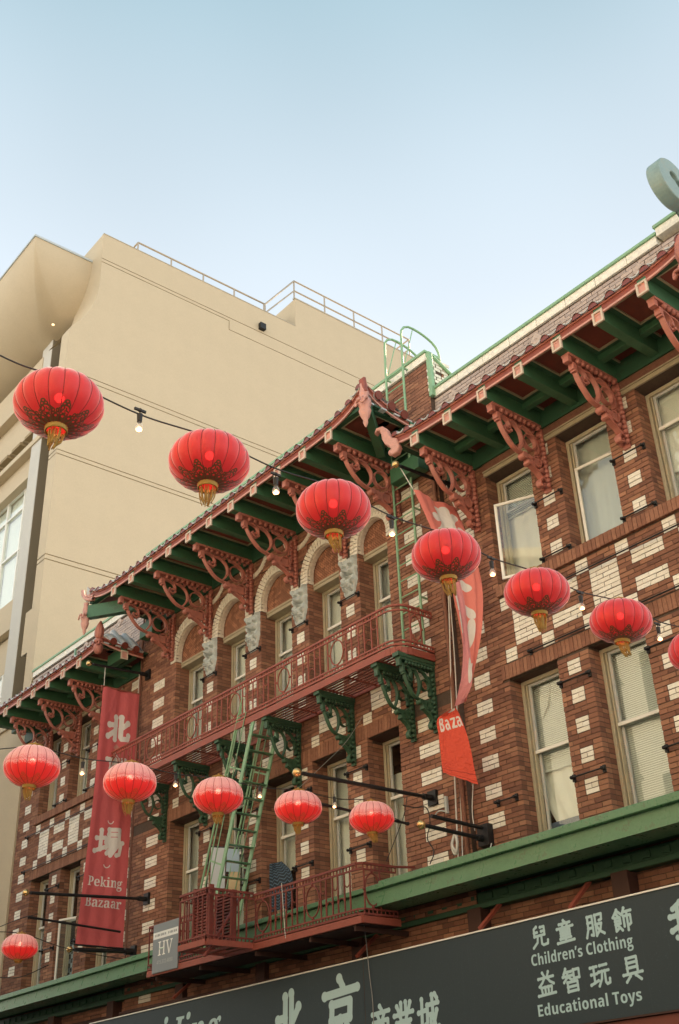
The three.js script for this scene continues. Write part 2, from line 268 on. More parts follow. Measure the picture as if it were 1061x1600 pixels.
ARC.forEach((a, i) => {
  const s = new THREE.Shape(); const w = a.r + .23, top = 12.16; s.moveTo(a.c - w, a.ys); s.lineTo(a.c - a.r - .02, a.ys); s.lineTo(a.c - a.r - .02, a.ys + a.st); s.absarc(a.c, a.ys + a.st, a.r + .004, Math.PI, 0, true); s.lineTo(a.c + a.r + .02, a.ys + a.st); s.lineTo(a.c + a.r + .02, a.ys); s.lineTo(a.c + w, a.ys); s.lineTo(a.c + w, top); s.lineTo(a.c - w, top);
  const sp = mb().ext(s, .30, new THREE.Matrix4().makeTranslation(0, 0, -.33)).build('spandrel', M.brick[0], bld);
  const p = new THREE.Shape(); p.moveTo(a.c - a.r, a.ys - .02); p.lineTo(a.c - a.r, a.ys + a.st); p.absarc(a.c, a.ys + a.st, a.r, Math.PI, 0, true); p.lineTo(a.c + a.r, a.ys - .02);
  mb().ext(p, .1, new THREE.Matrix4().makeTranslation(0, 0, -.25)).build('arch_panel', M.herring, bld);
  mb().box(a.c - a.r, a.c + a.r, a.ys - .12, a.ys - .022, -.33, -.135).box(a.c - a.r, a.c + a.r, a.ys - .05, a.ys - .005, -.148, -.12).build('lintel', M.trim, bld);
  const v = mb(), v2 = mb(); // two rings of white voussoirs
  const ring = (r0, r1, z1, off) => { const put = (t, len, ang) => { const g = new THREE.BoxGeometry(r1 - r0 - .004, len - .015, .13 + rr(0, .004)); const m = new THREE.Matrix4().makeRotationZ(ang); m.setPosition(t.x, t.y, z1 - .065); v.add(g, m); }; const rm = (r0 + r1) / 2, n = Math.round(Math.PI * rm / .078); for (let k = 0; k < n; k++) { const an = Math.PI * (k + .5) / n; put({ x: a.c + rm * Math.cos(an), y: a.ys + a.st + rm * Math.sin(an) }, Math.PI * rm / n, an); } for (const sgn of [-1, 1]) for (let k = 0; k < 2; k++) put({ x: a.c + sgn * rm, y: a.ys + .04 + k * .08 }, .08, 0); };
  ring(a.r - .004, a.r + .108, .012); ring(a.r + .112, a.r + .222, .008);
  const n = Math.round(Math.PI * a.r / .078); for (let k = 0; k < n; k++) { const an = Math.PI * (k + .5) / n; const g = new THREE.BoxGeometry(.02, Math.PI * a.r / n - .008, .10); const m = new THREE.Matrix4().makeRotationZ(an); m.setPosition(a.c + (a.r - .002) * Math.cos(an), a.ys + a.st + (a.r - .002) * Math.sin(an), -.085); v2.add(g, m); }
  for (const sg of [-1, 1]) for (let k = 0; k < 2; k++) v2.box(a.c + sg * a.r - .012, a.c + sg * a.r + .012, a.ys + .004 + k * .08, a.ys + .076 + k * .08, -.135, -.05);
  const arch = v.build('arch', M.white[1], bld); v2.build('arch_soffit', M.white[3], arch);
});
{ // inverted rings between the arches, under the eave
  const xs = [-18.465, -16.93, -15.40, -13.925];
  for (const x of xs) { const b = mb(); for (let k = 0; k < 22; k++) { const a = Math.PI + Math.PI * (k + .5) / 22, r = .47; const g = new THREE.BoxGeometry(.105, .063, .1); const m = new THREE.Matrix4().makeRotationZ(a); m.setPosition(x + r * Math.cos(a), 12.52 + r * Math.sin(a), -.035); b.add(g, m); } b.build('inverted_arch', M.white[3], bld); }
}
// rowlock sills of the upper wing windows and soldier courses over the lower windows
function soldiers(x0, x1, y0, y1, z0, z1, w, parent, alt) { const b = mb(), b2 = mb(); for (let x = x0, k = 0; x < x1 - .02; x += w, k++) (hash2(k, Math.round(x0 * 10), 4) > .5 ? b : b2).box(x + .004, Math.min(x1, x + w) - .004, y0, y1, z0, z1 + rr(-.003, .003)); b.build('soldier_brick_course', M.brick[0], parent, { kind: 'stuff' }); b2.build('soldier_brick_course', M.brick[3], parent, { kind: 'stuff' }); }
for (const [w, f] of [[rightWall, x => x], [leftWall, mir]]) {
  const X = (a, b) => [Math.min(f(a), f(b)), Math.max(f(a), f(b))];
  let [a, b] = X(-10.52, -6.4); soldiers(a, b, 9.065, 9.245, ZW - .3, ZW + .055, .0735, bld);
  [a, b] = X(-10.62, -6.4); soldiers(a, b, 7.735, 7.955, ZW - .05, ZW + .012, .0735, bld);
}
soldiers(-19.95, -12.75, 7.685, 7.925, -.05, .012, .0735, bld);
// ---------------------------------------------------------------- windows of the brick building
function wavySheet(x0, x1, y0, y1, z, amp, n, lean = 0) { // a hanging curtain: folds along x; lean pulls its lower edge sideways
  const N = n * 8, pos = [], idx = [], R = 6;
  for (let j = 0; j <= R; j++) for (let i = 0; i <= N; i++) { const t = j / R, u = i / N; pos.push(lerp(x0, x1, u) + lean * t * t * (1 - u * .25), lerp(y1, y0, t), z + amp * Math.sin(u * n * Math.PI * 2 + t * .8) * (.5 + .5 * t)); }
  for (let j = 0; j < R; j++) for (let i = 0; i < N; i++) { const a = j * (N + 1) + i; idx.push(a, a + N + 1, a + 1, a + 1, a + N + 1, a + N + 2); }
  const g = new THREE.BufferGeometry(); g.setAttribute('position', new THREE.Float32BufferAttribute(pos, 3)); g.setIndex(idx); g.computeVertexNormals(); return g;
}
function makeWindow(x0, x1, y0, y1, z, ym, o = {}) {
  const f = mb(), t = .055;
  f.rbox(x0, x0 + t, y0, y1, z - .10, z, .006).rbox(x1 - t, x1, y0, y1, z - .10, z, .006).box(x0 + t, x1 - t, y1 - t, y1, z - .10, z - .002).box(x0 + t, x1 - t, y0, y0 + .04, z - .10, z + .02);
  f.rbox(x0 + t + .015, x0 + t + .04, y0, y1 - t, z - .09, z - .022, .004).rbox(x1 - t - .04, x1 - t - .015, y0, y1 - t, z - .09, z - .022, .004);
  const w = f.build('window', M.frame, bld);
  const a = x0 + t + .045, b = x1 - t - .045, s = .04;
  const sash = (p, q, zz, mat, wide = .04) => { const m = mb().rbox(a, a + s, p, q, zz - .04, zz, .004).rbox(b - s, b, p, q, zz - .04, zz, .004).rbox(a + s, b - s, q - wide, q, zz - .04, zz, .004).rbox(a + s, b - s, p, p + wide, zz - .04, zz, .004); return m; };
  const pane = (p, q, zz) => mb().box(a + s, b - s, p + .04, q - .04, zz - .022, zz - .018);
  const up = sash(ym, y1 - t, z - .045, null).build('sash', M.sash, w); pane(ym, y1 - t, z - .045).build('pane', M.glass, w);
  if (!o.open) { sash(y0 + .04, ym + .03, z - .09, null).build('sash', M.sash, w); mb().rbox(a, b, ym - .02, ym + .03, z - .05, z - .02, .006).build('meeting_rail', M.sashWhite, w); pane(y0 + .04, ym + .03, z - .09).build('pane', M.glass, w); }
  else { // lower sash swung out on one jamb
    const W = b - a, H = ym + .02 - y0 - .05, [side, deg] = o.open; const S = mb().rbox(0, W, 0, .045, -.035, 0, .005).rbox(0, W, H - .045, H, -.035, 0, .005).rbox(0, .045, .045, H - .045, -.035, 0, .005).rbox(W - .045, W, .045, H - .045, -.035, 0, .005), Pn = mb().box(.045, W - .045, .045, H - .045, -.02, -.016);
    const m = new THREE.Matrix4(); if (side < 0) { m.makeRotationY(-deg * Math.PI / 180); m.setPosition(a, y0 + .05, z + .02); } else { m.makeTranslation(-W, 0, 0).premultiply(new THREE.Matrix4().makeRotationY(deg * Math.PI / 180)); m.premultiply(new THREE.Matrix4().makeTranslation(b, y0 + .05, z + .02)); }
    const gs = S.geo(), gp = Pn.geo(); gs.applyMatrix4(m); gp.applyMatrix4(m); mb().add(gs).build('sash', M.sashWhite, w, { label: 'white sash swung open outwards' }); mb().add(gp).build('pane', M.glass, w);
    if (o.wired) { }
  }
  const ib = x0 - .48, ie = x1 - .01, zi = z - .16, top = y1 - .22, lift = v => v > top ? y1 + .33 : v; // cloth behind the glass reaches past the opening
  if (o.blind) { const p = o.blind[0], q = lift(o.blind[1]), g = mb(); for (let y = q; y > p; y -= .03) { const bx = new THREE.BoxGeometry(ie - ib - .06, .0022, .031); const m = new THREE.Matrix4().makeRotationX(1.2); m.setPosition((ib + ie) / 2 + rr(-.002, .002), y, zi); g.add(bx, m); } g.box(ib + .03, ie - .03, p - .02, p, zi - .012, zi + .012); g.build('blind', M.blind, w); }
  if (o.shade) { const p = o.shade[0], q = lift(o.shade[1]); mb().box(ib + .02, ie - .02, p, q, zi - .004, zi).build('roller_shade', o.shadeMat || M.curtain, w); }
  if (o.curtain) for (const c of o.curtain) mb().add(wavySheet(lerp(ib, ie, c[0]), lerp(ib, ie, c[1]), c[2], lift(c[3]), zi - .04, .018, c[4] || 4, c[5] || 0)).build('curtain', c[6] || M.curtain, w);
  return w;
}
const ZF = -.34;
// right wing, upper row then lower row
makeWindow(wOpen[0][0], wOpen[0][1], 9.25, 11.24, ZW - .25, 10.62, { open: [1, 24], curtain: [[0, 1, 9.3, 10.6, 5]], blind: [10.6, 11.1] });
makeWindow(wOpen[1][0], wOpen[1][1], 9.25, 11.24, ZW - .25, 10.68, { open: [-1, -6], curtain: [[0, 1, 9.3, 11.1, 6, 0, M.curtainGrey]] });
makeWindow(wOpen[2][0], wOpen[2][1], 9.25, 11.24, ZW - .25, 10.60, { shade: [9.9, 11.2], curtain: [[0, 1, 9.3, 10.4, 4]] });
makeWindow(wOpen[0][0], wOpen[0][1], 5.15, 7.72, ZW - .25, 6.62, { blind: [6.36, 7.62], curtain: [[.30, 1, 5.62, 6.5, 4, .25]], shade: [5.15, 5.62], shadeMat: std(L(.09, .13, .2), { roughness: .8 }) });
makeWindow(wOpen[1][0], wOpen[1][1], 5.15, 7.72, ZW - .25, 6.60, { blind: [5.25, 7.62] });
makeWindow(wOpen[2][0], wOpen[2][1], 5.15, 7.72, ZW - .25, 6.60, { blind: [5.25, 7.62] });
// left wing
const lw = wOpen.map(([a, b]) => [mir(b), mir(a)]);
makeWindow(lw[0][0], lw[0][1], 9.25, 11.24, ZW - .25, 10.62, { curtain: [[0, 1, 9.3, 11.1, 4]] });
makeWindow(lw[1][0], lw[1][1], 9.25, 11.24, ZW - .25, 10.60, { shade: [9.3, 11.1] });
makeWindow(lw[2][0], lw[2][1], 9.25, 11.24, ZW - .25, 10.62, { curtain: [[0, 1, 9.3, 11.1, 4, 0, M.curtainGrey]] });
const checkTex = (() => { const c = document.createElement('canvas'); c.width = c.height = 128; const x = c.getContext('2d'); x.fillStyle = '#a9bdc9'; x.fillRect(0, 0, 128, 128); x.fillStyle = '#31424f'; for (let j = 0; j < 4; j++) for (let i = 0; i < 4; i++) if ((i + j) % 2) x.fillRect(i * 32, j * 32, 32, 32); const t = new THREE.CanvasTexture(c); t.colorSpace = THREE.SRGBColorSpace; t.wrapS = t.wrapT = THREE.RepeatWrapping; t.repeat.set(2.6, 2.6); return t; })();
M.check = std(0xffffff, { map: checkTex, roughness: .9 });
makeWindow(lw[0][0], lw[0][1], 5.15, 7.72, ZW - .25, 6.62, { curtain: [[0, 1, 5.3, 7.6, 5, 0, M.curtainGrey]] });
makeWindow(lw[1][0], lw[1][1], 5.15, 7.72, ZW - .25, 6.55, { open: [1, 18], curtain: [[.45, 1, 5.9, 7.6, 4]], shade: [5.15, 6.08], shadeMat: M.check });
makeWindow(lw[2][0], lw[2][1], 5.15, 7.72, ZW - .25, 6.62, { shade: [5.15, 6.6], shadeMat: M.check, curtain: [[.4, 1, 6.3, 7.6, 3, 0, M.curtainGrey]] });
// middle section
const cu = [{ shade: [8.6, 11], shadeMat: M.curtainGrey }, { shade: [8.6, 10.98] }, { curtain: [[0, 1, 9.6, 11, 5]], shade: [8.6, 9.6], shadeMat: M.curtainGrey }, { shade: [8.6, 10.3], curtain: [[.12, 1, 10.3, 11, 4]] }, { shade: [8.6, 10.22], curtain: [[.3, 1, 10.2, 11, 3, 0, M.curtainGrey]] }];
cL.forEach((l, i) => makeWindow(l, cR[i], 8.5, 11.06, ZF, 10.26, cu[i]));
const cl = [{ curtain: [[0, 1, 5.2, 7.6, 4, 0, M.curtainGrey]] }, { shade: [5.2, 7.1], shadeMat: M.curtainGrey }, { curtain: [[.3, 1, 6.15, 7.3, 3]] }, { curtain: [[0, 1, 5.2, 6.8, 5], [.35, 1, 6.8, 7.5, 3, 0, M.curtainGrey]] }, { curtain: [[0, 1, 5.2, 7.15, 5]] }];
cL.forEach((l, i) => makeWindow(l, cR[i], 5.15, 7.67, ZF, 6.70, cl[i]));
// steel lintel undersides over the wing windows
for (const f of [x => x, mir]) { const b = mb(); let p = [f(-10.52), f(-6.45)].sort((u, v) => u - v); b.box(p[0], p[1], 11.262, 11.33, ZW - .33, ZW + .022).box(p[0], p[1], 11.33, 11.352, ZW - .1, ZW + .045); b.build('lintel', M.trim, bld); mb().box(p[0], p[1], 11.36, 11.60, ZW - .02, ZW + .02).build('head_band', M.brick[4], bld); }
for (const [arr, y, z] of [[wOpen, 7.735, ZW], [lw, 7.735, ZW], [cL.map((l, i) => [l, cR[i]]), 7.685, 0]]) { const b = mb(); for (const [p, q] of arr) b.box(p + .002, q - .002, y - .012, y - .001, z - .3, z - .09); b.build('lintel', M.shopDark, bld); }
// rooms behind the glass and the body of the building
mb().box(-27.4, -5.4, 4.3, 13, -2.4, -2.2).box(-27.4, -5.4, 8.05, 8.35, -2.2, -.47).box(-27.4, -5.4, 11.6, 12.3, -2.2, -.47).box(-27.4, -5.4, 4.3, 4.9, -2.2, -.47).box(-11.6, -11.3, 4.9, 11.6, -2.2, -.47).box(-21.5, -21.2, 4.9, 11.6, -2.2, -.47).box(-27.4, -27.1, 4.9, 11.6, -2.2, -.47).box(-5.7, -5.4, 4.9, 11.6, -2.2, -.47).build('room', M.interior, bld);
mb().box(-27.398, -5.402, 12.3, 12.6, -16, -.47).box(-27.4, -5.4, 0, 12.3, -16, -15.7).box(-27.4, -27.1, 0, 12.3, -15.7, -2.4).box(-5.7, -5.4, 0, 12.3, -15.7, -2.4).build('roof_body', M.roofing, bld);
mb().box(-27.4, -5.4, 0, 4.3, -.5, -.12).build('shopfront', M.shopDark, bld);
// iron tie rods with star plates
function tieRod(xa, xb, y, z) { const b = mb().rod(V(xa, y, z + .07), V(xb, y, z + .07), .012, 6); for (const x of [xa, xb]) { b.box(x - .022, x + .022, y - .05, y + .05, z, z + .03).rod(V(x, y, z), V(x, y, z + .085), .02, 6).ball(V(x, y, z + .075), .027, 6, 5); } b.build('tie_rod', M.iron, bld); }
for (const f of [x => x, mir]) { for (const [a, b] of [[-9.54, -9.02], [-8.02, -7.48]]) for (const y of [10.27, 9.31, 7.33, 5.98]) tieRod(f(a), f(b), y, ZW); tieRod(f(-9.85), f(-6.1), 8.83, ZW); tieRod(f(-10.0), f(-6.1), 7.985, ZW); tieRod(f(-6.48), f(-6.1), 10.27, ZW); tieRod(f(-10.96), f(-10.6), 5.98, ZW); }
for (let i = 0; i < 4; i++) for (const y of [10.37, 8.98, 7.2, 5.95]) tieRod(cR[i] + .03, cL[i + 1] - .03, y, 0);

// ---------------------------------------------------------------- guardian lion reliefs between the arches
function lionGeo() {
  const W = .46, H = .80, nx = 70, ny = 120, pos = [], idx = [];
  const G = (x, y, cx, cy, sx, sy) => Math.exp(-((x - cx) ** 2) / (sx * sx) - ((y - cy) ** 2) / (sy * sy));
  const hgt = (x, y) => { // x -1..1, y -1..1 (up): a lion's face over a curling mane and paws
    let h = .022 + .03 * G(x, y, 0, .4, .8, .5) + .025 * G(x, y, 0, -.5, .7, .5);
    h += .085 * G(x, y, 0, .20, .34, .13) + .07 * G(x, y, 0, .30, .13, .16) + .03 * G(x, y, 0, .19, .16, .05);              // muzzle, nose
    for (const s of [-1, 1]) { h += .07 * G(x, y, s * .36, .60, .24, .07) - .075 * G(x, y, s * .34, .46, .16, .065) + .05 * G(x, y, s * .34, .455, .07, .035) + .055 * G(x, y, s * .46, .24, .16, .11) + .08 * G(x, y, s * .74, .82, .14, .13) - .05 * G(x, y, s * .74, .82, .06, .05); }
    h -= .085 * G(x, y, 0, .055, .42, .035); h += .05 * G(x, y, 0, -.03, .30, .04) - .03 * G(x, y, 0, .70, .05, .2);             // mouth, chin, brow cleft
    const d = Math.hypot(x, (y - .36) * 1.2), a = Math.atan2(y - .36, x), m = Math.min(1, Math.max(0, (d - .58) * 6)); h += m * (.055 * Math.pow(Math.abs(Math.sin(a * 6.5 + d * 3.4)), .7) - .02) * Math.exp(-((d - .95) ** 2) / .12);
    for (const [cx, cy, r, t] of [[-.5, -.32, .30, 1], [.5, -.32, .30, -1], [-.34, -.66, .24, -1], [.34, -.66, .24, 1], [0, -.48, .2, 1]]) { const dx = x - cx, dy = (y - cy) * 1.4, q = Math.hypot(dx, dy); if (q < r) h += (1 - q / r) * .03 + .035 * Math.cos(q / r * 9 - t * Math.atan2(dy, dx)) * Math.min(1, (r - q) * 8); }
    return h;
  };
  const inside = (x, y) => Math.abs(x) < (y > -.35 ? 1 : 1 - (-.35 - y) * .75);
  for (let j = 0; j <= ny; j++) for (let i = 0; i <= nx; i++) { const y = 1 - 2 * j / ny; let x = 2 * i / nx - 1; const lim = y > -.3 ? 1 - .05 * Math.abs(Math.sin(y * 9)) : 1 - (-.3 - y) * .62 - .05 * Math.abs(Math.sin(y * 12)); x *= lim; const e = Math.min(1, (1 - Math.abs(x) / lim) * 9, (1 - Math.abs(y)) * 9); pos.push(x * W / 2, y * H / 2, e <= .001 ? 0 : Math.max(.006, 1.0 * hgt(x, y)) * e); }
  for (let j = 0; j < ny; j++) for (let i = 0; i < nx; i++) { const a = j * (nx + 1) + i; idx.push(a, a + nx + 1, a + 1, a + 1, a + nx + 1, a + nx + 2); }
  const g = new THREE.BufferGeometry(); g.setAttribute('position', new THREE.Float32BufferAttribute(pos, 3)); g.setIndex(idx); g.computeVertexNormals(); return g;
}
const lion = lionGeo();
for (let i = 0; i < 4; i++) mb().add(lion, new THREE.Matrix4().makeTranslation((cR[i] + cL[i + 1]) / 2 + .02, 10.79, .004)).build('lion_relief', M.pewter, bld);

// ---------------------------------------------------------------- scroll brackets
function bracketGeo(D, H, k0 = 1, W = .115) { // local: z 0 at the wall, y 0 at the underside of the beam
  const b = mb(), T = .034 * k0, s = (z, y) => [z * D, -y * H];
  const rb = (pts, w = W, t = T, closed) => b.add(ribbon(pts.map(p => s(...p)), t, w, closed));
  b.box(-W / 2 - .01, W / 2 + .01, -.045, 0, 0, D * .99);                              // bar under the beam
  b.box(-W / 2, W / 2, -H, 0, .006, .045);                                            // bar on the wall
  b.rbox(-W / 2 + .004, W / 2 - .004, -.15, -.02, D * .93, D * 1.0, .008);             // blocks at the nose
  b.rbox(-W / 2 + .008, W / 2 - .008, -.24, -.12, D * .84, D * .91, .008); b.rbox(-W / 2 + .012, W / 2 - .012, -.27, -.235, D * .83, D * .89, .006);
  for (let k = 1; k <= 9; k++) for (const sx of [-1, 1]) b.ball(V(sx * W * .46, -.078, D * (.90 - k * .088)), .043 * k0, 7, 5, 1.1);   // beads
  for (let k = 0; k < 12; k++) for (const sx of [-1, 1]) b.ball(V(sx * W * .52, -H * (.17 + k * .069), .07), .040 * k0, 6, 5, 1.05);
  rb([[.86, .13], [.83, .25], [.74, .40], [.62, .52], [.50, .56], [.42, .57]], W * .70, .03 * k0);   // long S
  rb([[.86, .12], [.78, .11], [.68, .15], [.645, .24], [.69, .33], [.75, .30], [.74, .24]], W * .62, .026 * k0);
  rb([[.68, .13], [.55, .14], [.45, .24], [.43, .37], [.47, .47], [.52, .54]], W * .66, .028 * k0);
  rb([[.40, .12], [.30, .14], [.18, .23], [.13, .36], [.15, .47]], W * .66, .028 * k0);
  b.add(ribbon(circ(.28 * D, -.33 * H, .115 * D, 0, 360, 16), .02 * k0, W * .6, true));
  for (const p of [[.70, .27, .03], [.66, .31, .026], [.44, .60, .058], [.37, .60, .045], [.36, .68, .04]]) b.add(new THREE.CylinderGeometry(p[2] * k0, p[2] * k0, W * 1.05, 10).rotateZ(Math.PI / 2), new THREE.Matrix4().makeTranslation(0, -p[1] * H, p[0] * D));
  b.rbox(-W * .4, W * .4, -H * .70, -H * .56, D * .16, D * .40, .01);                   // small panel between rings
  b.add(ribbon(circ(.21 * D, -.62 * H, .075 * D, 0, 360, 12), .022, W * .98, true));
  rb([[.36, .68], [.28, .72], [.20, .76], [.13, .82], [.07, .84]], W * .8, .035);
  rb([[.09, .80], [.15, .85], [.19, .90], [.17, .95], [.12, .945], [.115, .905]], W * .9, .026);
  for (const p of [[.12, .70, .034], [.10, .575, .03]]) b.ball(V(0, -p[1] * H, p[0] * D), p[2] + .02, 8, 6);
  return b.geo();
}
const brkMid = bracketGeo(1.42, 1.18), brkWing = bracketGeo(1.16, 1.20), brkIron = bracketGeo(.76, 1.10, .72, .095);
function bracket(g, x, y, z, mat, parent, name = 'bracket') { return mb().add(g, new THREE.Matrix4().makeTranslation(x, y, z)).build(name, mat, parent); }
// ---------------------------------------------------------------- eaves
// upturn of the eave line near a corner
const flare = (d, amp, w) => amp * Math.exp(-Math.max(0, d) / w);
function eave(o) { // o: x0, x1, yb (beam centre), zE, beams[], tileX0, tileStep, up0, up1 (upturn at each end), zw (wall)
  const { x0, x1, yb, zE, zw } = o, yS = yb + .125;
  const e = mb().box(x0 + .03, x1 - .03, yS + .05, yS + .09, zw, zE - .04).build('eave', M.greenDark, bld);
  const up = x => flare(x - x0, o.up0, .42) + flare(x1 - x, o.up1, .42);
  // beams with framed ends
  for (const x of o.beams) {
    mb().rbox(x - .075, x + .075, yb - .1, yS + .05, zw - .02, zE, .008).build('beam', M.beam, e);
    mb().box(x - .09, x + .09, yb + .072, yb + .102, zE, zE + .03).box(x - .09, x + .09, yb - .107, yb - .077, zE, zE + .03).box(x - .09, x - .058, yb - .077, yb + .072, zE, zE + .03).box(x + .058, x + .09, yb - .077, yb + .072, zE, zE + .03).build('beam_end_frame', M.cream, e);
    mb().box(x - .063, x + .063, yb - .08, yb + .075, zE - .01, zE + .006).build('beam_end_panel', M.salmonPale, e);
  }
  // coffers between the beams
  const xs = [x0 + .03, ...o.beams, x1 - .03];
  for (let i = 0; i < xs.length - 1; i++) {
    const a = xs[i] + .075, b = xs[i + 1] - .075; if (b - a < .2) continue;
    const zones = o.cross ? [[zw + .02, zw + .30], [zw + .52, zE - .12]] : [[zw + .22, zE - .14]];
    const m = .085; const g = mb(), r = mb(), t = mb(); let pz = zw;
    for (const [p, q] of zones) { g.box(a, b, yS + .012, yS + .05, pz, p); g.box(a, a + m, yS + .012, yS + .05, p, q).box(b - m, b, yS + .012, yS + .05, p, q); r.box(a + m, b - m, yS + .04, yS + .06, p, q); t.box(a + m, a + m + .022, yS + .008, yS + .039, p, q).box(b - m - .022, b - m, yS + .008, yS + .039, p, q).box(a + m + .022, b - m - .022, yS + .008, yS + .039, p, p + .022).box(a + m + .022, b - m - .022, yS + .008, yS + .039, q - .022, q); pz = q; }
    g.box(a, b, yS + .012, yS + .05, pz, zE - .04);
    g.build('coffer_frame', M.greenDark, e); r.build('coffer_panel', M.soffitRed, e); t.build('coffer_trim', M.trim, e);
    if (o.cross) mb().rbox(a, b, yS - .09, yS + .03, zw + .34, zw + .46, .006).build('cross_beam', M.beam, e);
  }
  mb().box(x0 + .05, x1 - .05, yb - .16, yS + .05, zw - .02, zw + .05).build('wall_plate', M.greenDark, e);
  // fascia: three strips following the upturn
  const F = [['fascia_lip', M.salmonPale, yb + .03, yb + .062, zE + .012, .03], ['fascia_board', M.fascia, yb + .062, yb + .158, zE - .004, .03], ['fascia_top', M.salmon, yb + .158, yb + .19, zE + .018, .035]];
  for (const [n, m, ya, yc, z, t] of F) { const b = mb(); const N = Math.ceil((x1 - x0) / .14); for (let k = 0; k < N; k++) { const p = lerp(x0, x1, k / N), q = lerp(x0, x1, (k + 1) / N), u = up(p), v = up(q), g = new THREE.BoxGeometry(q - p, yc - ya, t); const P = g.attributes.position; for (let i = 0; i < P.count; i++) P.setY(i, P.getY(i) + (P.getX(i) < 0 ? u : v)); g.computeVertexNormals(); g.translate((p + q) / 2, (ya + yc) / 2, z - t / 2); b.add(g); } b.build(n, m, e); }
  // roof sheet and tiles
  const yt = yb + .195, slope = o.slope || .26, Z0 = zE + .03, run = zE - zw;
  const N = Math.ceil((x1 - x0) / .14), pos = [], idx = []; for (let k = 0; k <= N; k++) { const x = lerp(x0, x1, k / N), u = up(x); const d = Math.min(run, o.hip1 ? x1 - x : run, o.hip0 ? x - x0 : run), zb = Z0 - d * (Z0 - zw) / run; pos.push(x, yt + u, Z0, x, yt + u * .4 + d * slope * .5, lerp(Z0, zb, .5), x, yt + d * slope, zb); } for (let k = 0; k < N; k++) for (let j = 0; j < 2; j++) { const a = k * 3 + j; idx.push(a, a + 3, a + 1, a + 1, a + 3, a + 4); }
  const rg = new THREE.BufferGeometry(); rg.setAttribute('position', new THREE.Float32BufferAttribute(pos, 3)); rg.setIndex(idx); rg.computeVertexNormals(); mb().add(rg).build('roof_sheet', M.tile, e);
  const half = new THREE.CylinderGeometry(.072, .072, 1, 10, 1, true, -Math.PI / 2, Math.PI), endG = new THREE.CircleGeometry(.078, 12, 0, Math.PI), pan = new THREE.CylinderGeometry(.11, .11, .35, 8, 1, true, Math.PI * .68, Math.PI * .64);
  for (let x = o.tileX0; x < x1 - .05; x += o.tileStep) {
    const u = up(x), a = V(x, yt + u - .005, Z0 + .02), dd = Math.max(.12, Math.min(run, o.hip1 ? x1 - x : run, o.hip0 ? x - x0 : run)), b = V(x, yt + dd * slope, Z0 - dd * (Z0 - zw) / run), len = a.distanceTo(b), m = new THREE.Matrix4().lookAt(a, b, V(0, 1, 0)), q = new THREE.Matrix4().makeRotationX(Math.PI / 2);
    const body = half.clone(); body.scale(1, len, 1); body.applyMatrix4(q.clone().makeRotationX(-Math.PI / 2)); const mm = m.clone(); mm.setPosition(a.clone().add(b).multiplyScalar(.5)); mb().add(body, mm).build('roof_tile', M.tile, e);
    const me = new THREE.Matrix4().makeTranslation(x, yt + u - .02, Z0 + .021); mb().add(endG, me).add(new THREE.CylinderGeometry(.08, .08, .05, 12, 1, true, -Math.PI / 2, Math.PI), new THREE.Matrix4().makeTranslation(x, yt + u - .02, Z0).multiply(new THREE.Matrix4().makeRotationX(-Math.PI / 2))).build('tile_end', M.tileEnd, e);
    const px = x + o.tileStep / 2; if (px < x1 - .1) { const pg = mb(); const up2 = up(px); const n = 8; for (let k = 0; k < n; k++) { const t0 = k / n * 2 - 1, t1 = (k + 1) / n * 2 - 1, w = (o.tileStep - .14) / 2, d0 = -.035 * (1 - t0 * t0), d1 = -.035 * (1 - t1 * t1); pg.bar(V(px + t0 * w, yt + up2 + .03 + d0, Z0 + .012), V(px + t1 * w, yt + up2 + .03 + d1, Z0 + .012), .03, .018); } pg.build('pan_tile_lip', M.tile, e); }
  }
  return e;
}
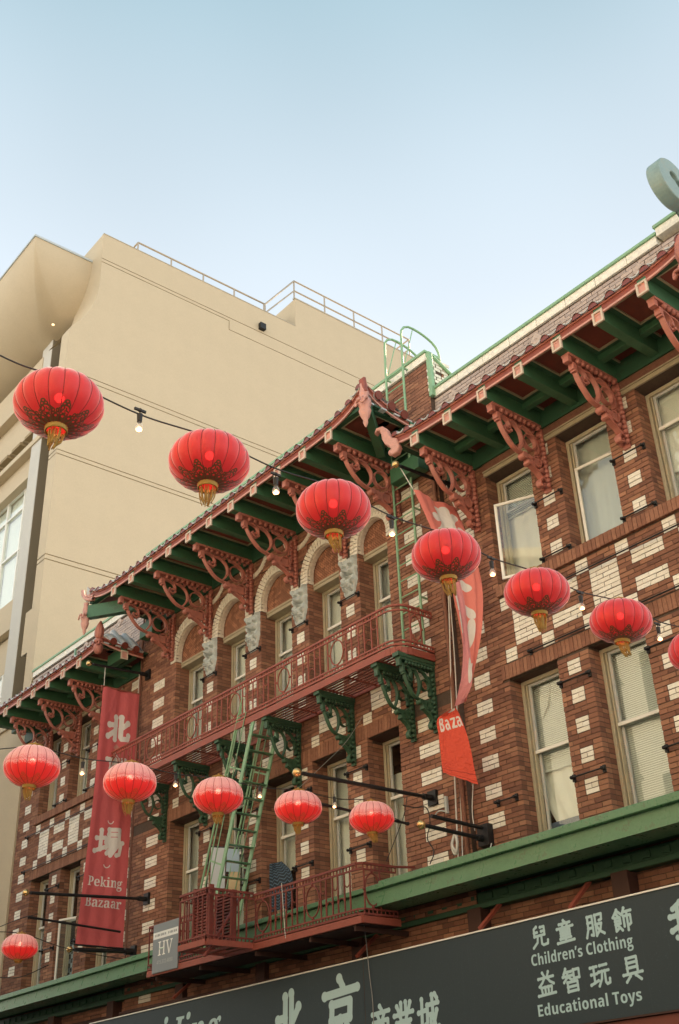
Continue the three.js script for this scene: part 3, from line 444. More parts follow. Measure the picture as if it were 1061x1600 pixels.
// a run of eave returning along z at the end of a roof, facing +x
function eaveReturn(o, e) { const { x, z0, z1, yb, up } = o, BK = z => Math.min(o.cap || 9, Math.max(.1, z1 - z)); const fl = z => flare(z1 - z, up, .42);
  const F = [['fascia_lip', M.salmonPale, yb + .03, yb + .062, .012], ['fascia_board', M.fascia, yb + .062, yb + .158, -.004], ['fascia_top', M.salmon, yb + .158, yb + .19, .018]];
  for (const [n, m, ya, yc, dx] of F) { const b = mb(), N = 10; for (let k = 0; k < N; k++) { const p = lerp(z0, z1, k / N), q = lerp(z0, z1, (k + 1) / N), g = new THREE.BoxGeometry(.03, yc - ya, q - p), P = g.attributes.position; for (let i = 0; i < P.count; i++) P.setY(i, P.getY(i) + (P.getZ(i) < 0 ? fl(p) : fl(q))); g.computeVertexNormals(); g.translate(x + dx - .015, (ya + yc) / 2, (p + q) / 2); b.add(g); } b.build(n, m, e); }
  const zb = o.beamZ; mb().rbox(x - .6, x + .03, yb - .1, yb + .17, zb - .075, zb + .075, .008).build('beam', M.beam, e);
  mb().box(x + .03, x + .052, yb + .075, yb + .10, zb - .088, zb + .088).box(x + .03, x + .052, yb - .105, yb - .08, zb - .088, zb + .088).box(x + .03, x + .052, yb - .08, yb + .075, zb - .088, zb - .063).box(x + .03, x + .052, yb - .08, yb + .075, zb + .063, zb + .088).build('beam_end_frame', M.cream, e); mb().box(x + .02, x + .036, yb - .08, yb + .075, zb - .063, zb + .063).build('beam_end_panel', M.salmonPale, e);
  const yt = yb + .195, rise = o.rise || .28; for (let z = z1 - .28; z > z0; z -= .29) { const a = V(x + .04, yt + fl(z), z), b = V(x - BK(z), yt + BK(z) * rise + fl(z) * .3, z); mb().rod(a, b, .075, 10).build('roof_tile', M.tile, e); mb().rod(V(a.x, a.y - .012, z), V(a.x + .03, a.y - .02, z), .082, 12).build('tile_end', M.tileEnd, e); }
  const b = mb(); for (let z = z1 - .13; z > z0 - .1; z -= .29) b.box(x - BK(z), x + .03, yt - .03, yt + .0, z - .06, z + .06); b.build('pan_tile_lip', M.tile, e);
  const rg = new THREE.BufferGeometry(); rg.setAttribute('position', new THREE.Float32BufferAttribute([x + .03, yt + fl(z1) * .8, z1, x + .03, yt, z0, x - BK(z0), yt + BK(z0) * rise, z0, x - BK(z0), yt + BK(z0) * rise, z1 - BK(z0)], 3)); rg.setIndex([0, 1, 2, 0, 2, 3]); rg.computeVertexNormals(); mb().add(rg).build('roof_sheet', M.tile, e);
}
const midBeams = Array.from({ length: 11 }, (_, k) => -19.97 + k * .747);
const midEave = eave({ x0: -21.22, x1: -11.50, yb: 12.51, zE: 1.545, zw: 0, beams: midBeams, tileX0: -20.95, tileStep: .2915, up0: .40, up1: .42, hip0: 1, hip1: 1 });
eaveReturn({ x: -11.53, z0: .42, z1: 1.55, yb: 12.51, up: .42, beamZ: .46 }, midEave);
for (let k = 0; k < 11; k += 2) bracket(brkMid, midBeams[k], 12.41, 0, M.salmon, bld);
const rBeams = Array.from({ length: 8 }, (_, k) => -10.77 + k * .757).filter(x => x < -5.6), lBeams = Array.from({ length: 7 }, (_, k) => -26.63 + k * .764);
const rEave = eave({ x0: -11.36, x1: -5.42, yb: 11.655, zE: 1.185, zw: ZW, beams: rBeams, tileX0: -11.2, tileStep: .2985, up0: .16, up1: .2, cross: true });
const lEave = eave({ x0: -27.5, x1: -21.05, yb: 11.605, zE: 1.205, zw: ZW, beams: lBeams, tileX0: -27.4, tileStep: .30, up0: .25, up1: .12, cross: true, hip1: 1 });
eaveReturn({ x: -21.08, z0: .12, z1: 1.2, yb: 11.605, up: .14, beamZ: .62, rise: 1.0, cap: .55 }, lEave);
for (let k = 0; k < rBeams.length; k += 2) bracket(brkWing, rBeams[k], 11.555, ZW, M.salmon, bld);
for (let k = 1; k < lBeams.length; k += 2) bracket(brkWing, lBeams[k], 11.505, ZW, M.salmon, bld);
// hip beams, corner pendants and finials
function hip(xc, z, yb, s, parent) { mb().bar(V(xc - s * .75, yb - .04, z - 1.0), V(xc + s * .02, yb + .06, z - .02), .15, .24).build('hip_beam', M.beam, parent); }
hip(-11.56, 1.52, 12.51, 1, midEave);
mb().bar(V(-20.0, 12.38, .9), V(-21.17, 12.46, 1.5), .15, .30).build('hip_beam', M.beam, midEave);
mb().rbox(-20.95, -20.4, 12.02, 12.36, .1, .32, .01).rbox(-12.35, -11.62, 11.9, 12.2, .06, .30, .01).build('corbel', M.beam, midEave);
function pendant(x, y, z, k, parent) { // carved drop at a roof corner
  const prof = [[0, -.62], [.02, -.60], [.05, -.52], [.045, -.46], [.09, -.38], [.12, -.27], [.10, -.2], [.135, -.12], [.12, -.03], [.075, .05], [.095, .12], [.07, .24], [.075, .34], [0, .36]].map(p => new THREE.Vector2(p[0] * k, p[1] * k)); const g = new THREE.LatheGeometry(prof, 9); g.scale(1, 1, .75); g.rotateY(Math.PI / 4); const b = mb().add(g, new THREE.Matrix4().makeTranslation(x, y, z)); for (const a of [-.5, .5]) { b.ball(V(x + a * .14 * k + .05 * k, y - .05 * k, z + .1 * k - a * .06), .04 * k, 6, 5); b.tube([V(x + a * .1 * k, y + .02 * k, z + .08), V(x + a * .26 * k, y - .06 * k, z + .1), V(x + a * .2 * k, y - .16 * k, z + .12), V(x + a * .1 * k, y - .12 * k, z + .13)], .022 * k, 5); } b.build('corner_pendant', M.salmonPale, parent); }
pendant(-11.52, 12.72, 1.56, .92, midEave); pendant(-21.22, 12.42, 1.56, .82, midEave);
mb().bar(V(-11.505, 12.86, 1.57), V(-11.50, 13.12, 1.60), .13, .05).build('corner_tip', M.fascia, midEave);
{ const b = mb().tube([V(-20.9, 12.68, 1.56), V(-21.15, 12.76, 1.57), V(-21.36, 12.93, 1.58), V(-21.46, 13.09, 1.56)], .045, 6).tube([V(-20.9, 12.76, 1.55), V(-21.12, 12.82, 1.56), V(-21.24, 12.92, 1.55), V(-21.16, 12.99, 1.54), V(-21.08, 12.93, 1.54)], .035, 6); b.build('corner_tip', M.salmonPale, midEave); }
function plume(x, y, z, k, parent) { // tulip-like plume above a carved boss
  const b = mb(); const prof = [[.02, 0], [.10, .05], [.125, .16], [.115, .30], [.07, .43], [.02, .52], [0, .53]].map(p => new THREE.Vector2(p[0] * k, p[1] * k)); const g = new THREE.LatheGeometry(prof, 24), P = g.attributes.position; for (let i = 0; i < P.count; i++) { const px = P.getX(i), pz = P.getZ(i), a = Math.atan2(pz, px), s = 1 + .10 * Math.cos(a * 9); P.setX(i, px * s + .05 * k * Math.pow(P.getY(i) / (.53 * k), 2)); P.setZ(i, pz * s); } g.computeVertexNormals(); b.add(g, new THREE.Matrix4().makeTranslation(x, y, z));
  b.ball(V(x, y - .06 * k, z), .13 * k, 10, 8, .6); const g2 = new THREE.SphereGeometry(.13 * k, 18, 10), Q = g2.attributes.position; for (let i = 0; i < Q.count; i++) { const a = Math.atan2(Q.getZ(i), Q.getX(i)), s = 1 + .08 * Math.cos(a * 7); Q.setX(i, Q.getX(i) * s); Q.setZ(i, Q.getZ(i) * s); Q.setY(i, Q.getY(i) * 1.35); } g2.computeVertexNormals(); b.add(g2, new THREE.Matrix4().makeTranslation(x, y - .26 * k, z)); for (const a of [-1, 1]) b.tube([V(x + a * .04 * k, y - .12 * k, z + .1 * k), V(x + a * .16 * k, y - .1 * k, z + .08 * k), V(x + a * .17 * k, y - .2 * k, z + .08 * k), V(x + a * .1 * k, y - .19 * k, z + .12 * k)], .025 * k, 5); b.build('corner_finial', M.salmon, parent); }
plume(-21.12, 11.86, 1.24, .82, lEave); plume(-5.50, 11.55, 1.24, 1.0, rEave);
{ // scroll at the left end of the right wing's eave
  const s = new THREE.Shape(); [[0, 0], [-.10, .05], [-.16, .16], [-.20, .30], [-.30, .40], [-.42, .40], [-.46, .32], [-.42, .36], [-.34, .33], [-.31, .24], [-.30, .12], [-.24, -.02], [-.14, -.12], [-.10, -.2], [-.16, -.27], [-.10, -.33], [0, -.30], [.05, -.2], [.02, -.08]].forEach((p, i) => i ? s.lineTo(...p) : s.moveTo(...p));
  const m = new THREE.Matrix4().makeRotationY(.35); m.setPosition(-11.20, 11.86, 1.14); m.scale(V(.82, .82, 1)); mb().ext(s, .09, m, .02).ball(V(-11.30, 11.66, 1.22), .06, 8, 6).build('corner_scroll', M.salmonPale, rEave); }
// big curl of copper-green scroll standing on the roof at the right corner
{ const s = new THREE.Shape(), O = [.60, 13.62]; // curl standing over the street corner, seen at the right edge
  const out = [], inn = []; for (let i = 0; i <= 40; i++) { const t = i / 40, a = (-150 + 330 * t) * Math.PI / 180, ro = .40 - .06 * t, ri = .09 + .02 * t; out.push([O[0] + ro * Math.cos(a), O[1] + ro * Math.sin(a)]); inn.push([O[0] + .02 + ri * Math.cos(a), O[1] + .05 + ri * Math.sin(a)]); }
  const P = [[-.5, 12.35], [-.15, 12.35], [.02, 12.9], ...out.slice(3), ...inn.slice(8).reverse(), [.42, 13.3], [-.05, 13.2], [-.45, 12.8]]; s.setFromPoints(P.map(p => new THREE.Vector2(p[0], p[1])));
  const m = new THREE.Matrix4().makeBasis(V(0, 0, 1), V(0, 1, 0), V(-1, 0, 0)); m.setPosition(-5.70, 0, 0); const g = new THREE.ExtrudeGeometry(s, { depth: .2, bevelEnabled: true, bevelSize: .012, bevelThickness: .012, bevelSegments: 1 }); mb().add(g, m).build('roof_curl', std(L(.25, .36, .35), { map: rep(T_worn, 1.5), roughness: .45 }), bld); }
// ---------------------------------------------------------------- the green cornice over the shops, slightly out of level
const sag = (g, k) => { const P = g.attributes.position; for (let i = 0; i < P.count; i++) P.setY(i, P.getY(i) + (P.getX(i) + 8) * k); return g; };
{ const K = .0075, part = (n, m, b, parent) => { const g = mb(); for (const q of b.g) g.add(sag(q, K)); return g.build(n, m, parent); };
  const c = part('cornice', M.green, mb().box(-27.5, -5.2, 4.81, 5.025, .30, .76), bld);
  part('cornice_lip', M.green, mb().rbox(-27.55, -16.5, 5.03, 5.125, -.2, .83, .012).rbox(-16.495, -12.62, 5.03, 5.105, -.2, .83, .012).rbox(-12.615, -5.1, 5.03, 5.135, -.2, .835, .012), c);
  part('moulding', M.greenDark, mb().rbox(-27.4, -5.3, 4.60, 4.68, -.11, .06, .015).rbox(-27.4, -5.3, 4.88, 4.97, -.11, .14, .02).box(-27.45, -5.25, 4.98, 5.02, -.05, .30).box(-27.4, -5.3, 4.68, 4.84, -.11, -.02), c);
  const d = mb(); for (let x = -27.2; x < -5.5; x += .30) d.rbox(x, x + .12, 4.72, 4.81, -.03, .0, .008); part('dentil', M.greenDark, d, c).userData.kind = 'stuff';
  const sb = mb(); for (let x = -26.9; x < -5.6; x += 2.55) sb.rbox(x, x + .26, 4.3, 4.62, -.15, .1, .01); part('corbel', M.shopDark, sb, c); }
// downpipe, ropes and small fittings on the wall
mb().rod(V(-21.36, 4.9, -.04), V(-21.36, 12.2, -.04), .045, 8).rod(V(-21.25, 8.5, .05), V(-21.25, 13.2, .05), .02, 6).build('downpipe', M.brick[4], bld);
mb().rod(V(-11.54, 5.3, .04), V(-11.54, 12.2, .04), .035, 8).build('downpipe', M.brick[2], bld);

// ---------------------------------------------------------------- fire escape balconies
function railing(root, { pts, y0, y1, mat, n, rings = true, from = 0 }) { // pts: corner points in plan, y0 bottom rail, y1 top rail
  const tr = mb(), mr = mb(), br = mb(); const at = y => pts.map(p => V(p[0], y, p[1]));
  const run = (b, y, r) => { const A = at(y); for (let i = 0; i < A.length - 1; i++) b.bar(A[i], A[i + 1], r, r); };
  run(tr, y1, .034); run(mr, y1 - .085, .024); run(br, y0 + .07, .024); run(br, y0, .032);
  tr.build('top_rail', mat, root); mr.build('middle_rail', mat, root); br.build('bottom_rail', mat, root);
  const sp = mb();
  for (let i = 0; i < pts.length - 1; i++) { const a = pts[i], b = pts[i + 1], len = Math.hypot(b[0] - a[0], b[1] - a[1]); if (len < .12) continue; const P = t => V(lerp(a[0], b[0], t), 0, lerp(a[1], b[1], t));
    const k = Math.round(len / .075); for (let j = 0; j <= k; j++) { const p = P(j / k); sp.box(p.x - .008, p.x + .008, y1 - .085, y1, p.z - .008, p.z + .008).box(p.x - .008, p.x + .008, y0, y0 + .07, p.z - .008, p.z + .008); }
    // repeating panel: one oval ring, then pickets joined by half loops
    const m = rings ? Math.max(1, Math.round(len / 1.5)) : Math.max(1, Math.round(len / .5)), pw = len / m, dir = V(b[0] - a[0], 0, b[1] - a[1]).normalize(), ya = y0 + .07, yb = y1 - .085, H = yb - ya;
    for (let j = 0; j < m; j++) { const u = t => P((j + t) / m); const T = rings ? (pw > .9 ? [.02, .34, .44, .56, .66, .78, .88] : [.02, .5]) : [.02, .36, .70];
      for (const t of T) { const p = u(t); mb().box(p.x - .010, p.x + .010, ya, yb, p.z - .010, p.z + .010).build('picket', mat, root); }
      if (!rings) continue;
      const c = u(pw > .9 ? .18 : .26), rw = Math.min(.165, pw * .22); { const pts3 = []; for (let q = 0; q < 24; q++) { const an = q / 24 * Math.PI * 2; pts3.push(V(c.x, ya + H / 2, c.z).addScaledVector(dir, Math.cos(an) * rw).add(V(0, Math.sin(an) * H * .41, 0))); } const cu = new THREE.CatmullRomCurve3(pts3, true); const b2 = mb().add(new THREE.TubeGeometry(cu, 36, .013, 5, true)); for (const s of [-1, 1]) b2.ball(V(c.x, ya + H / 2 + s * H * .45, c.z), .024, 6, 5).ball(V(c.x, ya + H / 2, c.z).addScaledVector(dir, s * (rw + .02)), .024, 6, 5); b2.build('oval_ring', mat, root); }
      if (pw < .9) continue;
      for (const [t0, t1, yy] of [[.34, .44, .70], [.44, .56, .30], [.56, .66, .70], [.66, .78, .30], [.78, .88, .70]]) { const A = u(t0), B = u(t1), arr = []; for (let z = 0; z <= 10; z++) { const an = Math.PI * z / 10, k = (1 - Math.cos(an)) / 2; arr.push(V(lerp(A.x, B.x, k), ya + H * (yy + (yy > .5 ? -1 : 1) * .20 * Math.sin(an) + (yy > .5 ? .12 : -.12)), lerp(A.z, B.z, k))); } mb().tube(arr, .010, 4, 12).build('scroll_loop', mat, root); } } }
  sp.build('spindle', mat, root, { kind: 'stuff' });
}
M.ironDark = std(L(.055, .022, .016), { map: rep(T_worn, 1.6), roughness: .8 });  // much darker brown for the lower balcony floor plate and support beams
// upper balcony
const esc = thing('fire_escape_balcony', 'upper fire escape balcony, red railing with oval rings, slatted floor, green brackets', 'fire escape', V(-16.1, 8.5, 0));
{ const zf = .80, xa = -21.1, xb = -11.9; const arc = []; for (let i = 1; i <= 5; i++) { const a = i / 5 * Math.PI / 2; arc.push([xb - .28 + .28 * Math.sin(a), zf - .28 + .28 * Math.cos(a)]); }
  const plan = [[xa, .02], [xa, zf], [xb - .28, zf], ...arc, [xb, .02]];
  railing(esc, { pts: plan, y0: 8.62, y1: 9.30, mat: M.ironRed });
  const ed = mb(); const A = plan.map(p => V(p[0], 8.515, p[1])); for (let i = 0; i < A.length - 1; i++) ed.bar(A[i], A[i + 1], .035, .12); ed.bar(V(xa, 8.50, .03), V(xb, 8.50, .03), .03, .06); ed.build('platform_frame', M.ironRed, esc);
  const secs = [[-21.05, -20.05], [-20.0, -18.6], [-18.55, -16.95], [-15.62, -14.05], [-14.0, -12.6], [-12.55, -11.95]];
  for (const [p, q] of secs) { for (let k = 0; k < 9; k++) { const z = .10 + k * .079; mb().box(p, q, 8.506, 8.518, z - .018, z + .018).build('slat', M.ironRed, esc); } const cb = mb(); for (let x = p + .1; x < q; x += .62) cb.box(x - .012, x + .012, 8.480, 8.504, .04, .78); cb.build('cross_bar', M.ironRed, esc); }
  for (const x of [-19.97, -18.47, -16.98, -15.48, -13.98, -12.50, -11.98]) { mb().box(x - .07, x + .07, 8.40, 8.466, .0, .80).build('bracket_beam', M.greenIron, esc); bracket(brkIron, x, 8.40, .002, M.greenIron, esc, 'bracket'); } }
// lower balcony with the drop-ladder cage
const low = thing('fire_escape_balcony', 'lower fire escape balcony over the cornice, with a railed cage in front', 'fire escape', V(-15.6, 4.6, 0));
{ const zf = 1.04, xa = -18.66, xb = -12.75; const plan = [[xa, .3], [xa, zf], [xb - .1, zf], [xb - .02, zf - .06], [xb, .02]];
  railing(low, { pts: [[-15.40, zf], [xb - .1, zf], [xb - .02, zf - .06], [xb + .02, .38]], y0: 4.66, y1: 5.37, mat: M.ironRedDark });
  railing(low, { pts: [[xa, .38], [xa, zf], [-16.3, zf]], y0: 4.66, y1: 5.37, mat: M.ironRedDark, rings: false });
  mb().bar(V(xb + .02, 5.37, .40), V(xb + .06, 5.40, .02), .03, .03).bar(V(xa, 5.37, .40), V(xa, 5.38, .02), .03, .03).build('top_rail', M.ironRedDark, low);
  const ed = mb(); const A = [[xa, .32], [xa, zf], [xb, zf], [xb, .32]].map(p => V(p[0], 4.58, p[1])); for (let i = 0; i < 3; i++) ed.bar(A[i], A[i + 1], .04, .10); ed.build('platform_frame', M.ironRed, low);
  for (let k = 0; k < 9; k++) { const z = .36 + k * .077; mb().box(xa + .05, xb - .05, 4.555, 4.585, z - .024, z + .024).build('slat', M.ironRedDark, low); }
  mb().box(xa + .03, xb - .03, 4.52, 4.55, .36, 1.0).build('floor_plate', M.ironDark, low);
  for (const x of [-18.4, -17.0, -15.4, -14.0, -12.95]) mb().box(x - .022, x + .022, 4.45, 4.52, 0, 1.02).build('support_beam', M.ironDark, low);
  // cage
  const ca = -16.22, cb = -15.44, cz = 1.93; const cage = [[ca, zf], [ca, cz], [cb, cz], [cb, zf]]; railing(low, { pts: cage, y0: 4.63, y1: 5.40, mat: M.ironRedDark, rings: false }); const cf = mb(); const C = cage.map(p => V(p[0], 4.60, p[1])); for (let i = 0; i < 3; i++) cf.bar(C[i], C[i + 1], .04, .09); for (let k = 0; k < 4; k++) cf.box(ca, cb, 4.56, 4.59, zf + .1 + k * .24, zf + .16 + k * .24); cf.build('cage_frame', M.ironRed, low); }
const drop = thing('drop_ladder', 'folded dark red drop ladder stowed upright inside the balcony cage', 'ladder', V(-15.9, 4.7, 1.6));
for (const x of [-16.02, -15.58]) { mb().box(x - .025, x + .025, 4.66, 5.50, 1.72, 1.80).build('stile', M.ironRedDark, drop); mb().box(x - .02, x + .02, 4.66, 5.46, 1.28, 1.36).build('stile', M.ironRedDark, drop); }
for (let k = 0; k < 15; k++) for (const z of [1.74, 1.32]) mb().rbox(-16.0, -15.6, 4.70 + k * .05, 4.728 + k * .05, z - .02, z + .05, .006).build('rung', M.ironRedDark, drop);
mb().bar(V(-15.52, 4.4, 1.9), V(-15.66, 5.42, 1.1), .05, .03).build('lever_arm', M.ironRedDark, drop);
// inclined stair between the two balconies
const stair = thing('fire_escape_stair', 'steep pale green iron stair with thin handrails between the two red balconies', 'stair', V(-16.9, 4.7, .5));
{ const st = (z) => [V(-15.78, 8.5, z), V(-17.25, 4.66, z)]; for (const z of [.80, .26]) { const [a, b] = st(z); mb().bar(a, b, .025, .085).build('stringer', M.greenLight, stair); const off = V(-.52, .10, 0); mb().rod(a.clone().add(off).add(V(.16, .42, 0)), b.clone().add(off).add(V(.1, .35, 0)), .021, 6).rod(a.clone().add(V(-.36, .4, 0)), b.clone().add(V(-.30, .35, 0)), .014, 5).rod(a.clone().add(V(-.2, .2, .03)), b.clone().add(V(-.16, .2, .03)), .010, 5).build('handrail', M.greenLight, stair); const ps = mb(); for (const t of [.22, .62, .92]) { const p = a.clone().lerp(b, t); ps.bar(p, p.clone().add(V(-.40, .16, 0)), .012, .03); } ps.build('handrail_stay', M.greenLight, stair); }
  const [a, b] = st(.53); for (let k = 1; k < 15; k++) { const p = a.clone().lerp(b, k / 15); mb().rbox(p.x - .05, p.x + .05, p.y - .009, p.y + .009, .275, .785, .004).build('tread', M.green, stair); } }
// roof ladder with gooseneck grips
const rl = thing('roof_ladder', 'thin green ladder from the upper balcony to the parapet, bent grips on top', 'ladder', V(-12.2, 8.6, .15));
{ const z = .16; for (const x of [-12.44, -11.97]) { mb().tube([V(x, 8.55, z), V(x, 10, z), V(x, 12, z), V(x + .03, 14.9, z), V(x + .04, 15.18, z - .02), V(x + .06, 15.30, z - .15), V(x + .1, 15.22, z - .62), V(x + .11, 15.05, z - .86), V(x + .11, 14.4, z - .92)], .024, 6, 70).build('rail', M.greenLight, rl); mb().bar(V(x + .06, 15.27, z - .28), V(x + .02, 14.45, z - .06), .016, .016).bar(V(x, 14.30, z), V(x + .0, 14.30, 0), .02, .03).bar(V(x, 11.3, z), V(x, 11.3, 0), .02, .03).bar(V(x, 9.6, z), V(x, 9.6, 0), .02, .03).build('stay', M.greenLight, rl); }
  for (let y = 8.85; y < 14.5; y += .30) mb().rod(V(-12.44, y, z), V(-11.97, y, z), .012, 6).build('rung', M.greenLight, rl); }

// ---------------------------------------------------------------- flagpoles
function pole(label, base, tip, plate = true, r = .030) { const p = thing('flagpole', label, 'flagpole', base); mb().rod(base, tip, r, 10).build('shaft', M.iron, p); const d = tip.clone().sub(base).normalize(); const e = tip.clone().addScaledVector(d, .10); mb().ball(e, .062, 14, 10).build('ball', M.brass, p); mb().rod(tip, e, .014, 6).build('neck', M.iron, p); if (plate) mb().box(base.x - .09, base.x + .09, base.y - .11, base.y + .11, base.z, base.z + .05).rod(base, base.clone().addScaledVector(d, .22), r * 1.6, 10).build('wall_plate', M.iron, p); return p; }
pole('black flagpole low on the right wing beside the green cornice, carrying a thick double bar', V(-11.25, 5.52, ZW), V(-11.25, 5.56, 1.10));
{ const p = scene.children[scene.children.length - 1]; mb().rod(V(-11.20, 5.66, .05), V(-11.22, 5.70, 1.02), .03, 8).box(-11.33, -11.12, 5.42, 5.72, -.09, .02).build('upper_bar', M.iron, p); }
pole('black flagpole under the upper right eaves, above the twisted red banner', V(-11.25, 11.47, ZW), V(-11.25, 11.42, 1.10));
pole('long black flagpole above the two lanterns nearest the wall', V(-12.18, 6.33, 0), V(-12.18, 6.30, 2.52));
{ const a = onz(637, 1287, .28), b = onx(502, 1256.5, a.x); const p = thing('wall_pole', 'thin black pole behind the two lanterns nearest the wall', 'pole', a); mb().rod(a, b, .022, 8).build('shaft', M.iron, p); mb().ball(a, .03, 8, 6).build('end_cap', M.iron, p); }
pole('long black flagpole crossing the middle of the flat red banner', V(-20.56, 6.30, 0), V(-20.56, 6.17, 2.52));
{ const a = onx(188, 1456, -20.72), b = onx(45, 1433, -20.72); const p = thing('wall_pole', 'thin black pole crossing the lower part of the flat red banner', 'pole', a); mb().rod(a, b, .022, 8).build('shaft', M.iron, p); mb().ball(b, .028, 8, 6).build('end_cap', M.iron, p); }
pole('black flagpole at the foot of the flat red banner', V(-20.98, 5.36, .0), V(-20.98, 5.31, 1.32), true, .04);
pole('black flagpole under the left eaves, at the head of the flat red banner', V(-20.98, 11.24, .0), V(-20.98, 11.18, 1.40));
// ---------------------------------------------------------------- lettering: brush strokes for the Chinese characters on the signs
const GL = {
  bei: [[38, 8, 38, 92], [10, 38, 38, 38], [6, 82, 36, 60], [62, 6, 62, 80, 68, 89, 92, 89, 94, 74], [90, 28, 62, 50]],
  jing: [[46, 2, 54, 14], [12, 20, 88, 20], [30, 34, 30, 56], [30, 34, 72, 34, 72, 56], [30, 55, 72, 55], [51, 55, 51, 93, 40, 87], [34, 66, 18, 86], [66, 66, 84, 84]],
  chang: [[6, 38, 36, 36], [21, 12, 21, 74], [3, 80, 37, 66], [48, 8, 48, 40], [48, 8, 82, 8, 82, 40], [48, 24, 82, 24], [48, 40, 82, 40], [40, 50, 96, 50], [53, 50, 40, 68], [49, 60, 90, 60, 86, 88, 76, 92], [64, 62, 44, 86], [77, 62, 57, 92]],
  er: [[36, 4, 22, 12, 22, 46], [22, 29, 38, 29], [22, 46, 78, 46], [58, 10, 78, 10, 78, 46], [62, 29, 78, 29], [40, 48, 36, 74, 12, 94], [60, 48, 60, 84, 68, 91, 92, 89, 94, 74]],
  tong: [[46, 1, 54, 10], [22, 14, 78, 14], [36, 18, 40, 28], [64, 18, 60, 28], [8, 32, 92, 32], [26, 42, 26, 66], [26, 42, 74, 42, 74, 66], [26, 54, 74, 54], [26, 66, 74, 66], [50, 42, 50, 93], [22, 79, 78, 79], [6, 94, 94, 94]],
  fu: [[18, 8, 18, 60, 6, 94], [18, 8, 42, 8, 42, 92, 32, 88], [18, 34, 42, 34], [18, 58, 42, 58], [57, 8, 90, 8, 88, 32, 76, 34], [57, 8, 57, 96], [57, 48, 86, 48, 78, 74, 58, 94], [62, 56, 74, 78, 96, 94]],
  shi: [[28, 2, 6, 30], [28, 6, 48, 26], [26, 22, 31, 30], [16, 36, 40, 36, 40, 62], [16, 36, 16, 90, 32, 80], [16, 49, 40, 49], [16, 62, 40, 62], [28, 68, 46, 92], [64, 2, 52, 26], [58, 18, 96, 18], [58, 36, 58, 78], [58, 36, 91, 36, 91, 72, 82, 76], [75, 22, 75, 97]],
  yi: [[34, 2, 42, 18], [66, 2, 58, 18], [10, 24, 90, 24], [40, 28, 30, 42, 12, 56], [60, 28, 70, 42, 90, 54], [22, 62, 26, 90], [22, 62, 78, 62, 74, 90], [42, 62, 42, 90], [59, 62, 59, 90], [4, 92, 96, 92]],
  zhi: [[22, 2, 10, 22], [16, 16, 50, 16], [5, 32, 54, 32], [31, 16, 26, 38, 8, 54], [33, 36, 50, 50], [62, 12, 62, 46], [62, 12, 90, 12, 90, 46], [62, 46, 90, 46], [26, 58, 26, 95], [26, 58, 77, 58, 77, 95], [26, 76, 77, 76], [26, 94, 77, 94]],
  wan: [[6, 14, 38, 14], [8, 42, 36, 42], [22, 14, 22, 76], [3, 81, 41, 70], [54, 14, 88, 14], [46, 38, 95, 38], [62, 38, 58, 66, 42, 92], [76, 38, 76, 82, 82, 90, 96, 87, 97, 72]],
  ju: [[26, 5, 26, 66], [26, 5, 74, 5, 74, 66], [26, 24, 74, 24], [26, 43, 74, 43], [5, 66, 95, 66], [37, 74, 16, 94], [63, 74, 86, 94]],
  shang: [[46, 1, 54, 10], [8, 16, 92, 16], [34, 20, 40, 31], [66, 20, 60, 31], [14, 36, 14, 95], [14, 36, 86, 36, 86, 92, 74, 93], [42, 40, 28, 56], [58, 40, 72, 56], [36, 64, 36, 84], [36, 64, 64, 64, 64, 84], [36, 83, 64, 83]],
  ye: [[38, 3, 38, 25], [61, 3, 61, 25], [18, 8, 27, 22], [83, 6, 74, 22], [5, 28, 95, 28], [34, 32, 38, 42], [66, 32, 62, 42], [16, 46, 84, 46], [22, 56, 78, 56], [7, 67, 93, 67], [50, 46, 50, 97], [46, 69, 14, 93], [54, 69, 88, 93]],
  cheng: [[3, 36, 34, 34], [18, 8, 18, 72], [1, 80, 35, 66], [44, 24, 94, 24], [44, 24, 43, 60, 32, 94], [46, 46, 61, 46, 58, 74, 51, 74], [66, 4, 70, 50, 90, 91, 97, 76], [88, 40, 64, 86], [80, 4, 89, 14]],
  wo: [[40, 4, 14, 16], [3, 34, 97, 34], [28, 12, 28, 92, 16, 86], [3, 68, 47, 54], [60, 3, 66, 56, 88, 93, 98, 78], [85, 44, 53, 86], [78, 8, 89, 20]],
};
function glyph(c, name, x, y, w, h, lw, col, slant = 0) { // strokes drawn as brush marks that swell at their ends
  c.strokeStyle = c.fillStyle = col; c.lineCap = c.lineJoin = 'round';
  for (const s of GL[name]) { const P = []; for (let i = 0; i < s.length; i += 2) { const yy = s[i + 1] / 100; P.push([x + (s[i] / 100 + slant * (.5 - yy)) * w, y + yy * h - (s[i] / 100 - .5) * h * .06]); }
    c.lineWidth = lw; c.beginPath(); P.forEach((p, i) => i ? c.lineTo(...p) : c.moveTo(...p)); c.stroke(); const e = P[0], f = P[P.length - 1]; c.lineWidth = lw * .5; c.beginPath(); c.arc(e[0] - lw * .05, e[1], lw * .62, 0, 7); c.fill(); c.beginPath(); c.arc(f[0], f[1], lw * .55, 0, 7); c.fill(); }
}
const canvas = (w, h, bg) => { const c = document.createElement('canvas'); c.width = w; c.height = h; const x = c.getContext('2d'); x.fillStyle = bg; x.fillRect(0, 0, w, h); return [c, x]; };
const ctex = c => { const t = new THREE.CanvasTexture(c); t.colorSpace = THREE.SRGBColorSpace; t.anisotropy = 8; t.magFilter = THREE.LinearFilter; return t; };
function speckle(x, w, h, n, a, dark = '#000', light = '#fff') { for (let i = 0; i < n; i++) { x.globalAlpha = a * rnd(); x.fillStyle = rnd() > .5 ? dark : light; x.fillRect(rnd() * w, rnd() * h, 1 + rnd() * 2, 1 + rnd() * 2); } x.globalAlpha = 1; }

